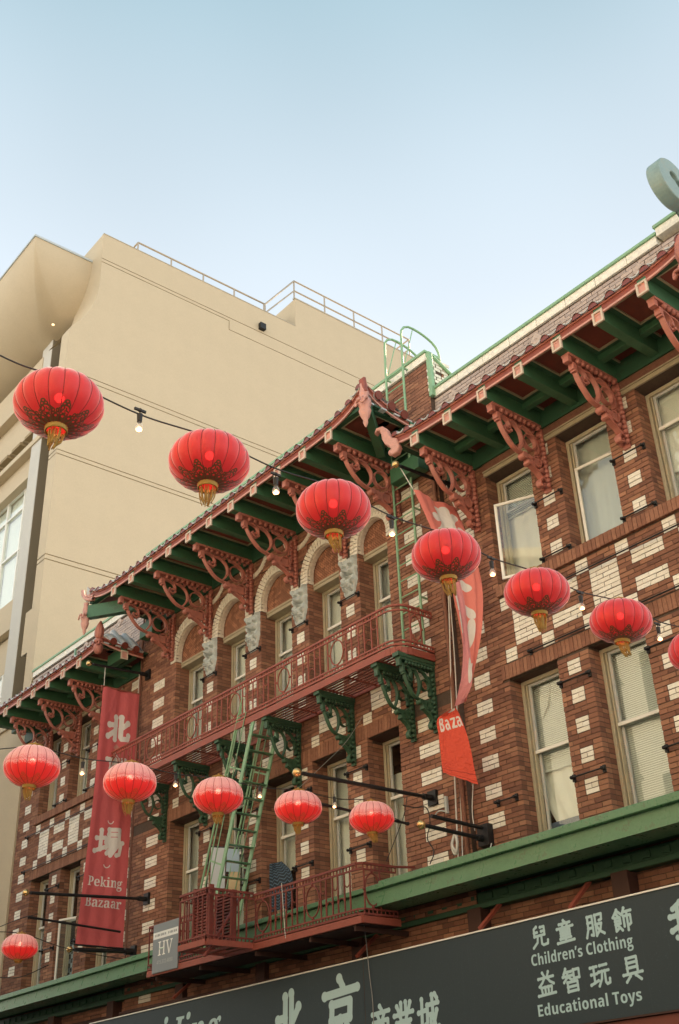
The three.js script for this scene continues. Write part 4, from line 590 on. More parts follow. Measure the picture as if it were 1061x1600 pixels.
// ---------------------------------------------------------------- the long dark shop sign
const sign = thing('shop_sign', 'long dark slate shop sign with pale Chinese and English lettering above the street', 'shop sign', V(-13.5, 2.8, .55));
{ const K = .0085, y1 = 4.19, y0 = 2.92, INK = '#a9c8ce';
  const panel = (x0, x1, draw, label) => { const W = 2048, H = Math.round(W * (y1 - y0) / (x1 - x0)), [c, x] = canvas(W, H, '#1f323b'); const s = W / (x1 - x0); const X = m => (m - x0) * s, Y = m => (y1 - m) * s; draw(x, X, Y, s); speckle(x, W, H, 9000, .10); for (let i = 0; i < 26; i++) { x.globalAlpha = .05 + .05 * rnd(); x.strokeStyle = '#8a9ca0'; x.lineWidth = 1; const a = rnd() * W; x.beginPath(); x.moveTo(a, rnd() * H * .3); x.lineTo(a + rr(-6, 6), H * rr(.4, 1)); x.stroke(); } x.globalAlpha = 1;
    const g = new THREE.PlaneGeometry(x1 - x0, y1 - y0); g.translate((x0 + x1) / 2, (y0 + y1) / 2, .55); sag(g, K); mb().add(g).build('sign_face', std(0xffffff, { map: ctex(c), roughness: .55 }), sign, { keepUV: true, label }); };
  panel(-21.6, -13.36, (x, X, Y, s) => { glyph(x, 'bei', X(-15.52), Y(4.0), .66 * s, 1.0 * s, .125 * s, INK, .05); glyph(x, 'jing', X(-14.42), Y(4.03), 1.0 * s, 1.05 * s, .12 * s, INK, .10); x.font = `italic bold ${Math.round(.84 * s)}px serif`; x.fillStyle = INK; x.save(); x.translate(X(-19.95), Y(3.37)); x.scale(.88, 1); x.fillText('Bei Jing', 0, 0); x.restore(); }, 'sign panel with the two large Chinese characters');
  panel(-13.35, -5.6, (x, X, Y, s) => { const g = (n, mx, my, w, h = w) => glyph(x, n, X(mx), Y(my), w * s, h * s, .034 * s, INK);
    for (const [n, mx] of [['shang', -13.24], ['ye', -12.76], ['cheng', -12.25]]) glyph(x, n, X(mx), Y(n === 'shang' ? 3.53 : n === 'ye' ? 3.53 : 3.56), .42 * s, .56 * s, .062 * s, INK, .06);
    [['er', -10.08, 4.105], ['tong', -9.66, 4.10], ['fu', -9.20, 4.095], ['shi', -8.78, 4.085]].forEach(q => g(q[0], q[1], q[2], .30, .265)); [['yi', -10.06, 3.555], ['zhi', -9.65, 3.55], ['wan', -9.22, 3.545], ['ju', -8.74, 3.545]].forEach(q => g(q[0], q[1], q[2], .30, .28)); glyph(x, 'wo', X(-7.97), Y(4.03), .42 * s, .44 * s, .06 * s, INK);
    x.fillStyle = INK; const txt = (t, mx, my, w, px) => { x.font = `bold ${Math.round(px * s)}px sans-serif`; const k = w * s / x.measureText(t).width; x.save(); x.translate(X(mx), Y(my)); x.scale(k, 1); x.fillText(t, 0, 0); x.restore(); }; txt('Children’s Clothing', -10.12, 3.645, 1.60, .18); txt('Educational Toys', -10.11, 3.065, 1.60, .18); }, 'sign panel with children’s clothing and educational toys lettering');
  const shear = b => { const r = mb(); for (const g of b.g) r.add(sag(g, K)); return r; };
  shear(mb().box(-21.6, -5.6, y0 - .02, y1 + .0, .44, .546)).build('sign_box', M.shopDark, sign); shear(mb().box(-21.6, -13.37, y1 + .002, y1 + .02, .5, .566).box(-13.34, -5.6, y1 + .002, y1 + .02, .5, .566)).build('edge_trim', M.sashWhite, sign);
  shear(mb().box(-21.6, -5.6, y0 - .35, y0 - .03, .1, .5)).build('lower_board', std(L(.16, .035, .022), { roughness: .5 }), sign);
  for (const x of [-18.7, -13.6, -11.04, -9.47, -7.6]) { mb().bar(V(x, 4.66, -.08), V(x + .05, 4.22, .5), .06, .04).build('strut', M.ironRed, sign); } 
  mb().box(-21, -6, 4.2, 4.24, .2, .26).build('batten', M.shopDark, sign); }

// ---------------------------------------------------------------- banners
function sheet(rows, n, wave = 0) { // rows: [left, right] points; smooth cloth between them
  const lc = new THREE.CatmullRomCurve3(rows.map(r => r[0])), rc = new THREE.CatmullRomCurve3(rows.map(r => r[1])), R = rows.length * 7, N = n, pos = [], uv = [], idx = [];
  for (let j = 0; j <= R; j++) { const t = j / R, a = lc.getPoint(t), b = rc.getPoint(t); for (let i = 0; i <= N; i++) { const u = i / N, p = a.clone().lerp(b, u); if (wave) { p.x += wave * Math.sin(u * 9.5 + t * 2) * (1 - t * .7) + wave * .5 * Math.sin(u * 21); } pos.push(p.x, p.y, p.z); uv.push(u, 1 - t); } }
  for (let j = 0; j < R; j++) for (let i = 0; i < N; i++) { const a = j * (N + 1) + i; idx.push(a, a + N + 1, a + 1, a + 1, a + N + 1, a + N + 2); }
  const g = new THREE.BufferGeometry(); g.setAttribute('position', new THREE.Float32BufferAttribute(pos, 3)); g.setAttribute('uv', new THREE.Float32BufferAttribute(uv, 2)); g.setIndex(idx); g.computeVertexNormals(); return g;
}
const T_wrinkle = (() => { const t = noiseTex(256, [[5, 1], [11, .8], [23, .4]], n => Math.abs(n - .5) * 2.2, false); t.repeat.set(1, 3); return t; })();
const cloth = (c, o = {}) => new THREE.MeshPhysicalMaterial({ map: ctex(c), roughness: .8, side: THREE.DoubleSide, sheen: .35, sheenColor: L(.8, .6, .6), sheenRoughness: .5, transmission: o.tr ?? .12, thickness: 0, bumpMap: T_wrinkle, bumpScale: .012 });
{ const b = thing('banner', 'tall flat red banner reading Peking Bazaar, square to the wall at left', 'banner', V(-20.98, 5.3, .6));
  const [c, x] = canvas(300, 1600, '#c45a5b'); const INK = '#d9d3cb'; glyph(x, 'bei', 62, 172, 180, 176, 34, INK); glyph(x, 'jing', 62, 432, 180, 176, 26, INK); glyph(x, 'chang', 48, 898, 210, 186, 26, INK);
  x.strokeStyle = INK; x.lineWidth = 6; x.beginPath(); x.arc(150, 856, 20, .2, 2.9); x.stroke(); x.beginPath(); x.arc(150, 1122, 22, .3, 2.8); x.stroke(); x.fillStyle = '#b88074'; x.beginPath(); x.moveTo(150, 362); x.lineTo(176, 388); x.lineTo(150, 414); x.lineTo(124, 388); x.fill();
  x.fillStyle = INK; x.textAlign = 'center'; x.font = 'bold 76px serif'; x.save(); x.translate(150, 1258); x.scale(.92, 1); x.fillText('Peking', 0, 0); x.fillText('Bazaar', 0, 120); x.restore(); speckle(x, 300, 1600, 8000, .10, '#400', '#fbb');
  const X = -20.98, rows = [[10.72, 1.12, .22], [9.39, 1.14, .24], [8.06, 1.17, .25], [6.73, 1.24, .26], [5.40, 1.31, .27]].map(([y, a, q]) => [V(X, y, a), V(X, y, q)]);
  mb().add(sheet(rows, 26, .022)).build('cloth', cloth(c), b, { keepUV: true }); mb().rod(V(X, 10.73, 1.16), V(X, 10.73, .2), .022, 8).build('top_rod', M.ironRed, b); mb().rod(V(X, 5.40, 1.34), V(X, 5.40, .24), .018, 8).build('bottom_rod', M.iron, b);
  for (const z of [1.1, .25]) mb().tube([V(X, 10.73, z), V(X + .02, 10.95, z + .01), V(X, 11.22, z)], .008, 5).build('hanging_cord', M.rope, b); }
{ const b = thing('banner', 'twisted faded red banner right of the roof ladder, its foot hanging loose', 'banner', V(-11.1, 6.2, .5));
  const P = (px, py, z) => onz(px, py, z);
  const [c, x] = canvas(300, 1200, '#dc7d70'); glyph(x, 'bei', 80, 55, 180, 200, 44, '#dcd6cc'); x.fillStyle = '#d8d2ca'; for (const [u, v, a, q] of [[120, 545, 70, 34], [150, 690, 60, 26], [160, 800, 40, 84], [190, 1010, 36, 60]]) { x.beginPath(); x.ellipse(u, v, a, q, .3, 0, 7); x.fill(); } speckle(x, 300, 1200, 7000, .1, '#500', '#fbb');
  const rows = [[[646, 765, .95], [712, 795, .10]], [[664, 805, .86], [724, 822, .10]], [[684, 852, .70], [738, 858, .12]], [[703, 893, .55], [750, 895, .16]], [[706, 925, .50], [755, 932, .2]], [[714, 965, .46], [753, 985, .24]], [[722, 1010, .42], [745, 1030, .28]], [[722, 1058, .42], [737, 1065, .32]], [[715, 1100, .42], [728, 1096, .34]]].map(r => r.map(q => P(...q)));
  mb().add(sheet(rows, 22, .035)).build('cloth', cloth(c), b, { keepUV: true });
  const [c2, x2] = canvas(120, 600, '#d48a8c'); speckle(x2, 120, 600, 3000, .1, '#500', '#fcc'); x2.fillStyle = '#dad4cc'; for (const [u, v, a, q] of [[10, 150, 20, 40], [14, 240, 18, 50], [96, 420, 26, 60]]) { x2.beginPath(); x2.ellipse(u, v, a, q, .1, 0, 7); x2.fill(); }
  const r2 = [[[702, 893, .62], [716, 900, .50]], [[711, 930, .60], [726, 940, .46]], [[719, 970, .58], [731, 985, .46]], [[723, 1015, .56], [736, 1030, .46]], [[720, 1060, .54], [737, 1070, .44]], [[710, 1104, .50], [724, 1098, .42]]].map(r => r.map(q => P(...q)));
  mb().add(sheet(r2, 8, .012)).build('folded_edge', cloth(c2), b, { keepUV: true });
  const [c3, x3] = canvas(300, 560, '#e04f34'); x3.fillStyle = '#e6dad0'; x3.font = 'bold 128px sans-serif'; x3.save(); x3.translate(14, 205); x3.rotate(-.06); x3.fillText('Bazaar', 0, 0); x3.restore(); x3.beginPath(); x3.ellipse(160, 24, 80, 26, -.2, 0, 7); x3.fill(); x3.fillStyle = '#b5321c'; x3.fillRect(0, 490, 300, 8); x3.fillRect(0, 538, 300, 5); speckle(x3, 300, 560, 5000, .1, '#600', '#fda');
  const r3 = [[[703, 1109, .56], [712, 1106, .46]], [[683, 1124, .62], [718, 1117, .42]], [[685, 1150, .60], [728, 1142, .38]], [[688, 1178, .58], [736, 1172, .36]], [[690, 1196, .57], [741, 1200, .34]], [[692, 1207, .57], [747, 1226, .32]]].map(r => r.map(q => P(...q)));
  mb().add(sheet(r3, 14, .016)).build('loose_foot', cloth(c3, { tr: .25 }), b, { keepUV: true, label: 'bright orange-red foot of the banner with white lettering' });
  const k = mb(); k.tube([P(646, 765, .95), P(638, 752, .98), P(625, 730, 1.04)], .009, 5).ball(P(641, 757, .97), .02, 6, 5); k.tube([P(712, 795, .1), P(703, 775, .06), P(697, 757, .05)], .008, 5); k.build('cord', M.rope, b); }
{ const r = thing('halyard_rope', 'pale pair of ropes running down the wall behind the twisted red banner', 'rope', V(-11.6, 5.4, .1));
  mb().tube([onz(697, 790, .05), onz(702, 960, .06), onz(706, 1100, .06), onz(712, 1250, .06), onz(716, 1340, .08)], .013, 5, 30).tube([onz(703, 930, .06), onz(711, 1040, .06), onz(717, 1190, .07), onz(722, 1310, .08), onz(723, 1360, .38)], .009, 5, 30).tube([onz(739, 1225, .1), onz(738, 1270, .1), onz(742, 1298, .12)], .007, 5).build('rope_strand', M.rope, r); const p = onz(712, 1320, .09); mb().tube([p.clone().add(V(0, .16, 0)), p.clone().add(V(-.055, 0, .02)), p.clone().add(V(0, -.14, .02)), p.clone().add(V(.055, 0, .02)), p.clone().add(V(.01, .15, 0))], .022, 6, 30).tube([p.clone().add(V(.01, .14, .02)), p.clone().add(V(-.03, 0, .04)), p.clone().add(V(.03, -.12, .03))], .018, 6, 20).build('rope_coil', M.rope, r); }

// ---------------------------------------------------------------- small things on and near the building
{ const s = thing('hanging_sign', 'grey sign board with the letters HV, fixed to the lower balcony railing', 'sign', V(-18.05, 4.55, 1.06)); const [c, x] = canvas(320, 320, '#7b858c'); x.fillStyle = '#dfe3e3'; x.fillRect(0, 52, 320, 46); x.fillStyle = '#7d868c'; x.textAlign = 'center'; for (let i = 0; i < 15; i++) if (i !== 8) x.fillRect(22 + i * 19, 66, 9 + (i % 3) * 3, 16); x.fillStyle = '#e6e8e4'; x.font = '130px serif'; x.save(); x.translate(160, 212); x.fillText('HV', 0, 0); x.restore(); x.fillStyle = '#8fb3a4'; x.fillRect(78, 165, 66, 6); x.fillStyle = '#a6acb0'; x.font = '34px sans-serif'; x.fillText('415.372.4850', 160, 268); speckle(x, 320, 320, 2500, .1);
  const g = new THREE.PlaneGeometry(.82, .80); g.translate(-18.03, 4.965, 1.085); mb().add(g).build('face', std(0xffffff, { map: ctex(c), roughness: .45 }), s, { keepUV: true }); mb().rbox(-18.45, -17.61, 4.555, 5.375, 1.060, 1.083, .005).build('board', std(L(.2, .22, .23), { roughness: .5 }), s); }
{ const p = onz(437, 1372, .25); const g = thing('drying_cloth', 'dark blue zigzag cloth hung to dry at a middle lower window', 'cloth', p); const [c, x] = canvas(128, 256, '#15242f'); x.strokeStyle = '#4c6478'; x.lineWidth = 4; for (let y = -20; y < 280; y += 17) { x.beginPath(); for (let i = 0; i <= 8; i++) x.lineTo(i * 16, y + (i % 2 ? 12 : 0)); x.stroke(); } const rows = [[[421, 1350, .24], [440, 1346, .05]], [[420, 1372, .25], [455, 1362, .05]], [[421, 1400, .25], [458, 1392, .05]], [[424, 1425, .25], [452, 1418, .06]]].map(r => r.map(q => onz(...q))); mb().add(sheet(rows, 12, .03)).build('fabric', cloth(c), g, { keepUV: true }); }
{ const p = onz(350, 1350, .2); const r = thing('drying_rack', 'dark rack with pale towels standing behind the green stair', 'rack', p); const m = mb(); const q = (a, b, z) => onz(a, b, z); m.rod(q(327, 1322, .25), q(378, 1326, .25), .014, 6).rod(q(327, 1322, .25), q(322, 1400, .25), .014, 6).rod(q(378, 1326, .25), q(376, 1400, .25), .014, 6).rod(q(325, 1362, .25), q(377, 1366, .25), .012, 6); m.build('frame', M.iron, r); const tw = (a, b, c2, d, col, n) => mb().add(sheet([[q(a, b, .26), q(c2, b + 1, .26)], [q(a - 1, (b + d) / 2, .28), q(c2, (b + d) / 2, .28)], [q(a - 2, d, .27), q(c2 - 1, d, .27)]], 6, .01)).build('towel', std(col, { roughness: .95, side: THREE.DoubleSide }), r); tw(330, 1324, 352, 1388, L(.45, .48, .5)); tw(355, 1326, 374, 1362, L(.32, .42, .5)); tw(358, 1362, 375, 1398, L(.5, .38, .22)); }
{ const a = onz(700, 1258, .04); const s = thing('wall_lamp', 'small grey wall fitting beside the black pole plate above the cornice', 'lamp', a); mb().rbox(a.x - .02, a.x + .02, a.y - .13, a.y + .13, a.z, a.z + .06, .01).build('body', M.pewter, s); mb().tube([a.clone().add(V(0, -.1, .05)), a.clone().add(V(-.1, -.08, .1)), a.clone().add(V(-.2, -.13, .1))], .012, 5).build('arm', M.pewter, s); }
// loose wires
function wire(label, pts, r = .008, mat = M.wire, cat = 'cable') { const o = mb().tube(pts, r, 5, pts.length * 8).build('cable', mat, null); tag(o, label, cat); return o; }
wire('thin dark wire looping along the wall beside the black pole plate', [onz(630, 1258, .5), onz(648, 1262, .3), onz(666, 1262, .1), onz(672, 1285, .06), onz(668, 1310, .06), onz(678, 1330, .06), onz(672, 1350, .2)], .009);
wire('pale rope sagging over the cornice face under the low flagpole', [onz(716, 1340, .40), onz(722, 1365, .42), onz(738, 1380, .45), onz(757, 1377, .42), onz(762, 1345, .42), onz(768, 1318, .1)], .008, M.rope, 'rope');
wire('thin grey line hanging from the lower balcony corner across the dark sign', [onz(568, 1442, .95), onz(572, 1470, .62), onz(577, 1520, .58), onz(582, 1562, .58), onz(584, 1600, .58)], .006, M.wireGrey);
wire('thin wire slanting from the middle pole up to the balcony floor', [onz(458, 1240, .3), onz(500, 1200, .3), onz(540, 1160, .4), onz(566, 1120, .6)], .005, M.wireGrey);
wire('thin wire dropping from the middle pole to the lower railing', [onz(636, 1245, .3), onz(632, 1270, .3), onz(618, 1310, .4), onz(604, 1345, .5)], .007);
wire('white cord tied over the lower railing beside the blue cloth', [onz(440, 1380, 1.07), onz(442, 1410, 1.07), onz(444, 1440, 1.07), onz(446, 1466, 1.07)], .006, M.rope, 'cord');
wire('dark cable crossing the lower left wall in front of the piers', [onz(0, 1448, 1.2), onz(30, 1436, .9), onz(60, 1428, .5)], .009);
wire('dark cable crossing the left wall above the cornice', [onz(-4, 1527, 1.2), onz(30, 1527, .9), onz(76, 1508, .15)], .010);
// ---------------------------------------------------------------- red lanterns
const lanternTexture = (faded) => { const W = 1024, H = 512, [c, x] = canvas(W, H, faded ? '#d42c30' : '#c4242f'); // u around, v from the foot (bottom of canvas) to the top
  speckle(x, W, H, 9000, .07, '#500', '#f88'); const gold = faded ? '#a8472a' : '#4b3a14', Y = v => H * (1 - v);
  x.fillStyle = gold; x.fillRect(0, Y(.10), W, H * .10); x.fillStyle = faded ? '#d42c30' : '#c4242f'; for (let i = 0; i < 18; i++) { const u = (i + .5) * W / 18; x.beginPath(); x.ellipse(u, Y(.06), 10, 6, 0, 0, 7); x.fill(); for (const d of [-18, 18]) { x.beginPath(); x.ellipse(u + d, Y(.09), 5, 4, 0, 0, 7); x.fill(); } }
  x.strokeStyle = gold; x.lineCap = 'round'; for (let i = 0; i < 18; i++) { const u = (i + .5) * W / 18; if (i % 2) continue; x.lineWidth = 8; for (const s of [-1, 1]) { x.beginPath(); x.arc(u + s * 20, Y(.15), 14, 0, 5.2); x.stroke(); x.beginPath(); x.arc(u + s * 10, Y(.195), 9, 0, 5.4); x.stroke(); x.beginPath(); x.arc(u + s * 42, Y(.118), 9, 0, 5.6); x.stroke(); } x.lineWidth = 9; x.beginPath(); x.arc(u, Y(.11), 36, Math.PI, 0); x.stroke(); x.beginPath(); x.arc(u, Y(.222), 9, 0, 7); x.stroke(); x.lineWidth = 4; for (let k = 0; k < 9; k++) { x.beginPath(); x.arc(u + rr(-44, 44), Y(rr(.10, .15)), 5, 0, 7); x.stroke(); } }
  if (faded) { // lower lanterns: the upper cloth is paler, with a ragged edge that differs from panel to panel
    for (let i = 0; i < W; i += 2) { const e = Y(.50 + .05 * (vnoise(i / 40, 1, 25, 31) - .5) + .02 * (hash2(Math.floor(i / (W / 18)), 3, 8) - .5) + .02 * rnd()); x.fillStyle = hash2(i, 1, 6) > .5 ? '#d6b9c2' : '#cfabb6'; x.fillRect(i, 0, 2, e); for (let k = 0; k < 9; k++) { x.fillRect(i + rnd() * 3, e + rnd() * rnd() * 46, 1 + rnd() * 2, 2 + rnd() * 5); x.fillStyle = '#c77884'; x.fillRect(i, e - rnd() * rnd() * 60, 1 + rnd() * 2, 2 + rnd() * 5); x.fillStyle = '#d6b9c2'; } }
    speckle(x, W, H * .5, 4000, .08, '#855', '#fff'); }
  const t = ctex(c); t.wrapS = THREE.RepeatWrapping; return t; };
const lanternTex = lanternTexture(false), lanternPaleTopTex = lanternTexture(true);
const lanternRough = noiseTex(128, [[6, 1], [24, 1]], n => .36 + .3 * (n - .5), false);
M.lantern = new THREE.MeshPhysicalMaterial({ map: lanternTex, roughness: .72, transmission: .32, thickness: 0, ior: 1.45, side: THREE.DoubleSide, sheen: 2, sheenColor: L(1, .84, .93), sheenRoughness: .75, bumpMap: rep(T_bump, 3), bumpScale: .002, clearcoat: .6, clearcoatRoughness: .5 });
M.lanternPaleTop = M.lantern.clone(); M.lanternPaleTop.map = lanternPaleTopTex; M.lanternPaleTop.transmission = .45; M.lanternPaleTop.roughness = .88;
M.gold = std(L(.34, .22, .05), { roughness: .5, metalness: .35 }); M.goldTassel = std(L(.30, .19, .04), { roughness: .75, side: THREE.DoubleSide });
M.rib = std(L(.20, .018, .018), { roughness: .7 });
M.bulbHot = new THREE.MeshStandardMaterial({ color: L(1, .8, .6), emissive: L(1, .62, .34), emissiveIntensity: 9, roughness: .4 });
M.ribTop = std(L(.75, .7, .7), { roughness: .6 });
const RL = .325, NL = 18; // radius, number of cloth panels
function lanternProfile(v) { const th = -Math.PI / 2 * .87 + v * Math.PI * .87; return [RL * Math.pow(Math.cos(th), .84), .217 * Math.sin(th) * 1.02]; }
function lanternGeo() { const nu = NL * 8, nv = 26, pos = [], uv = [], idx = []; for (let j = 0; j <= nv; j++) for (let i = 0; i <= nu; i++) { const v = j / nv, u = i / nu, [r, y] = lanternProfile(v); const f = Math.abs(Math.sin(u * NL * Math.PI)), lobe = 1 - .034 * Math.pow(1 - f, 1.6) * Math.min(1, r / .2), a = u * Math.PI * 2; pos.push(r * lobe * Math.cos(a), y + .006 * f * Math.sin(v * 9), r * lobe * Math.sin(a)); uv.push(u, v); } for (let j = 0; j < nv; j++) for (let i = 0; i < nu; i++) { const a = j * (nu + 1) + i; idx.push(a, a + nu + 1, a + 1, a + 1, a + nu + 1, a + nu + 2); } const g = new THREE.BufferGeometry(); g.setAttribute('position', new THREE.Float32BufferAttribute(pos, 3)); g.setAttribute('uv', new THREE.Float32BufferAttribute(uv, 2)); g.setIndex(idx); g.computeVertexNormals(); return g; }
const lanternProto = (() => { const o = new THREE.Group(); const sub = (b, n, m, kuv) => { const q = shade(new THREE.Mesh(b.geo(kuv), m)); q.name = numbered(n); o.add(q); return q; };
  sub(mb().add(lanternGeo()), 'cloth_shade', M.lantern, true);
  const rb = mb(); for (let k = 0; k < NL; k++) { const a = k / NL * Math.PI * 2, P = []; for (let j = 0; j <= 12; j++) { const [r, y] = lanternProfile(j / 12); P.push(V(r * .970 * Math.cos(a), y, r * .970 * Math.sin(a))); } rb.tube(P, .0032, 4, 20); } sub(rb, 'wire_rib', M.rib);
  const [r0, yb] = lanternProfile(0), [r1, yt] = lanternProfile(1);
  sub(mb().add(new THREE.CylinderGeometry(r1 * .98, r1 * 1.02, .03, 28, 1, true), new THREE.Matrix4().makeTranslation(0, yt + .012, 0)).add(new THREE.TorusGeometry(r1, .008, 6, 28).rotateX(Math.PI / 2), new THREE.Matrix4().makeTranslation(0, yt + .024, 0)).rod(V(-r1, yt + .02, 0), V(r1, yt + .02, 0), .004, 5).rod(V(0, yt + .02, 0), V(0, yt + .07, 0), .012, 8), 'top_ring', M.gold);
  sub(mb().add(new THREE.CylinderGeometry(r0 * .98, r0 * .86, .035, 28, 1, true), new THREE.Matrix4().makeTranslation(0, yb - .014, 0)).add(new THREE.TorusGeometry(r0 * .88, .008, 6, 28).rotateX(Math.PI / 2), new THREE.Matrix4().makeTranslation(0, yb - .03, 0)), 'bottom_ring', M.gold);
  sub(mb().ball(V(0, .06, 0), .036, 12, 10), 'light_bulb', M.bulbHot);
  const pl = new THREE.PointLight(0xff9a60, .12, 0, 2); pl.position.set(0, .06, 0); pl.castShadow = true; pl.shadow.radius = 1.8; o.add(pl); return o; })();
function tassel(lean, len, k) { // gold fringe hanging from the bottom ring, swept by the wind
  const b = mb(), yb = lanternProfile(0)[1] - .03, s0 = seed; seed = 900 + k * 77; for (let i = 0; i < 24; i++) { const a = i / 24 * Math.PI * 2, r = .028 + .042 * rnd(), p = V(r * Math.cos(a), yb, r * Math.sin(a)), l = len * rr(.75, 1.1); b.tube([p, V(p.x * .9 + lean.x * .25, yb - l * .5, p.z * .9 + lean.z * .25), V(p.x * .55 + lean.x * rr(.7, 1.15), yb - l, p.z * .55 + lean.z * rr(.7, 1.15))], rr(.003, .006), 4, 6); } seed = s0; return b; }
const LAN = [ // px, py, width on the photograph, label, lean, tassel length
  [92, 632, 144, 'largest red lantern, left end of the upper string, before the beige building', [.02, .03], .16], [327, 722, 126, 'red lantern second on the upper string, before the bare beige wall', [.0, .0], .15], [521, 797, 116, 'red lantern hanging before the middle eave, third of the upper string', [.04, .0], .15], [697, 869, 105, 'red lantern in front of the twisted red banner', [.06, -.02], .15], [839, 926, 102, 'red lantern in front of the first window of the right wing', [.05, -.03], .17], [970, 971, 98, 'red lantern in front of the second lower window of the right wing', [.08, -.02], .17], [1091, 1018, 96, 'red lantern cut off by the right edge of the photograph', [.04, 0], .15],
  [50, 1198, 87, 'pale-topped red lantern in front of the leftmost eave brackets', [.02, 0], .13], [203, 1223, 84, 'pale-topped red lantern in front of the flat red banner', [.02, 0], .14], [341, 1244, 78, 'pale-topped red lantern in front of the green stair', [.02, 0], .10], [466, 1262, 75, 'pale-topped red lantern under the tip of the long middle flagpole', [.01, 0], .12], [581, 1278, 71, 'pale-topped red lantern nearest the wall between the balconies', [.06, 0], .12],
  [31, 1480, 56, 'small red lantern low at the left edge by the cornice', [0, 0], .03]];
const lanternAt = (px, py, w) => { const c = ray(px, py).multiplyScalar(1 / 1760.23); return CAM.clone().addScaledVector(c, 1760.23 * (2 * RL) / w); };
const LP = LAN.map(([px, py, w]) => lanternAt(px, py, w));
// keep each string in a plane square to the street
for (const [a, b] of [[0, 7], [7, 12]]) { const n = b - a, mx = LP.slice(a, b).reduce((s, p) => s + p.x, 0) / n; for (let i = a; i < b; i++) LP[i] = onx(LAN[i][0], LAN[i][1], lerp(LP[i].x, mx, .85)); }
LAN.forEach(([px, py, w, label, ln, len], i) => { const o = lanternProto.clone(); o.name = numbered('paper_lantern'); o.position.copy(LP[i]); o.rotation.y = i * .61; o.rotation.z = (i === 5 ? .08 : i === 4 ? .05 : 0) + .06 * (hash2(i, 2, 4) - .5); o.rotation.x = .06 * (hash2(i, 5, 4) - .5); o.scale.set(1, .95 + .1 * hash2(i, 7, 4), 1); o.traverse(q => { if (q !== o && q.isMesh) q.name = numbered(q.name.replace(/_\d+$/, '')); if (i >= 7 && q.isMesh && q.name.startsWith('cloth_shade')) q.material = M.lanternPaleTop; });
  const t = shade(new THREE.Mesh(tassel(V(ln[0] * Math.cos(o.rotation.y), 0, 0).add(V(0, 0, ln[0] * Math.sin(o.rotation.y) + ln[1])), len, i).geo(), M.goldTassel)); t.name = numbered('tassel'); o.add(t); tag(o, label, 'lantern', 'red lanterns strung across the street'); scene.add(o); });
// ---------------------------------------------------------------- cables and light bulbs between the lanterns
M.bulbGlass = new THREE.MeshPhysicalMaterial({ color: L(.95, .93, .9), roughness: .05, transmission: .9, thickness: 0, ior: 1.5 });
M.bulbLit = new THREE.MeshStandardMaterial({ color: L(1, .9, .75), emissive: L(1, .55, .26), emissiveIntensity: 1.0 });
const bulbProto = (() => { const o = new THREE.Group(); const sub = (b, n, m) => { const q = shade(new THREE.Mesh(b.geo(), m)); q.name = numbered(n); o.add(q); };
  sub(mb().rod(V(0, .0, 0), V(0, -.055, 0), .006, 6).rod(V(0, -.045, 0), V(0, -.128, 0), .027, 12, .022).ball(V(0, -.05, 0), .018, 10, 6), 'socket', M.iron);
  const pr = [[.016, 0], [.018, -.02], [.034, -.055], [.036, -.075], [.030, -.095]].map(p => new THREE.Vector2(p[0], p[1])); sub(mb().add(new THREE.LatheGeometry(pr, 14), new THREE.Matrix4().makeTranslation(0, -.12, 0)), 'bulb_glass', M.bulbGlass);
  const g = new THREE.SphereGeometry(.031, 14, 8, 0, Math.PI * 2, Math.PI * .45, Math.PI * .55); g.scale(1, .6, 1); sub(mb().add(g, new THREE.Matrix4().makeTranslation(0, -.205, 0)).ball(V(0, -.195, 0), .02, 8, 6), 'glowing_bulb', M.bulbLit);
  const pl = new THREE.PointLight(0xffa060, .07, 0, 2); pl.position.set(0, -.26, 0); pl.castShadow = true; pl.shadow.radius = 1.5; o.add(pl); return o; })();
const bulb = (p, label) => { const o = bulbProto.clone(); o.name = numbered('string_bulb'); o.position.copy(p); o.scale.setScalar(.86); o.traverse(q => { if (q !== o && q.isMesh) q.name = numbered(q.name.replace(/_\d+$/, '')); }); tag(o, label, 'light bulb', 'light bulbs on the lantern strings'); scene.add(o); };
const H1 = .235; // cable height above lantern centres
const hang = p => p.clone().add(V(0, H1, 0));
{ const x1 = LP[1].x; const pts = [onx(-60, 520, x1 + .1), ...[0, 1, 2, 3, 4, 5, 6].map(i => hang(LP[i])), V(LP[6].x - .1, LP[6].y - .05, ZW)]; const mids = []; const all = [V(x1 + .3, pts[0].y + 1.0, 13.5), pts[0]]; for (let i = 1; i < pts.length; i++) { const m = pts[i - 1].clone().lerp(pts[i], .52).add(V(0, -.045, 0)); mids.push(m); all.push(m, pts[i]); } const o = mb().tube(all, .0065, 6, 200).build('string_cable', M.wire, null); tag(o, 'black cable of the upper lantern string, coming in from the left above the largest lantern', 'cable');
  const names = [null, 'lit bulb before the beige wall, between the two leftmost upper lanterns', 'lit bulb on the upper string in front of the middle eave tiles', 'lit bulb on the upper string beside the last arch', 'lit bulb on the upper string left of the first right-wing window', 'lit bulb on the upper string in front of the white brick checks', 'lit bulb on the upper string near the right edge']; const pxs = [0, [219, 641], [431, 741], [611, 808], [767, 872], [906, 926], [1027, 975]];
  for (let i = 1; i <= 6; i++) bulb(onx(pxs[i][0], pxs[i][1], lerp(LP[i - 1].x, LP[i].x, .5)), names[i]);
  const w = mb(); for (let i = 1; i <= 6; i++) { const p = onx(pxs[i][0], pxs[i][1], lerp(LP[i - 1].x, LP[i].x, .5)); w.ball(p, .018, 8, 6).bar(p.clone().add(V(0, 0, -.05)), p.clone().add(V(0, .0, .05)), .016, .02); } w.build('cable_clip', M.wire, o); }
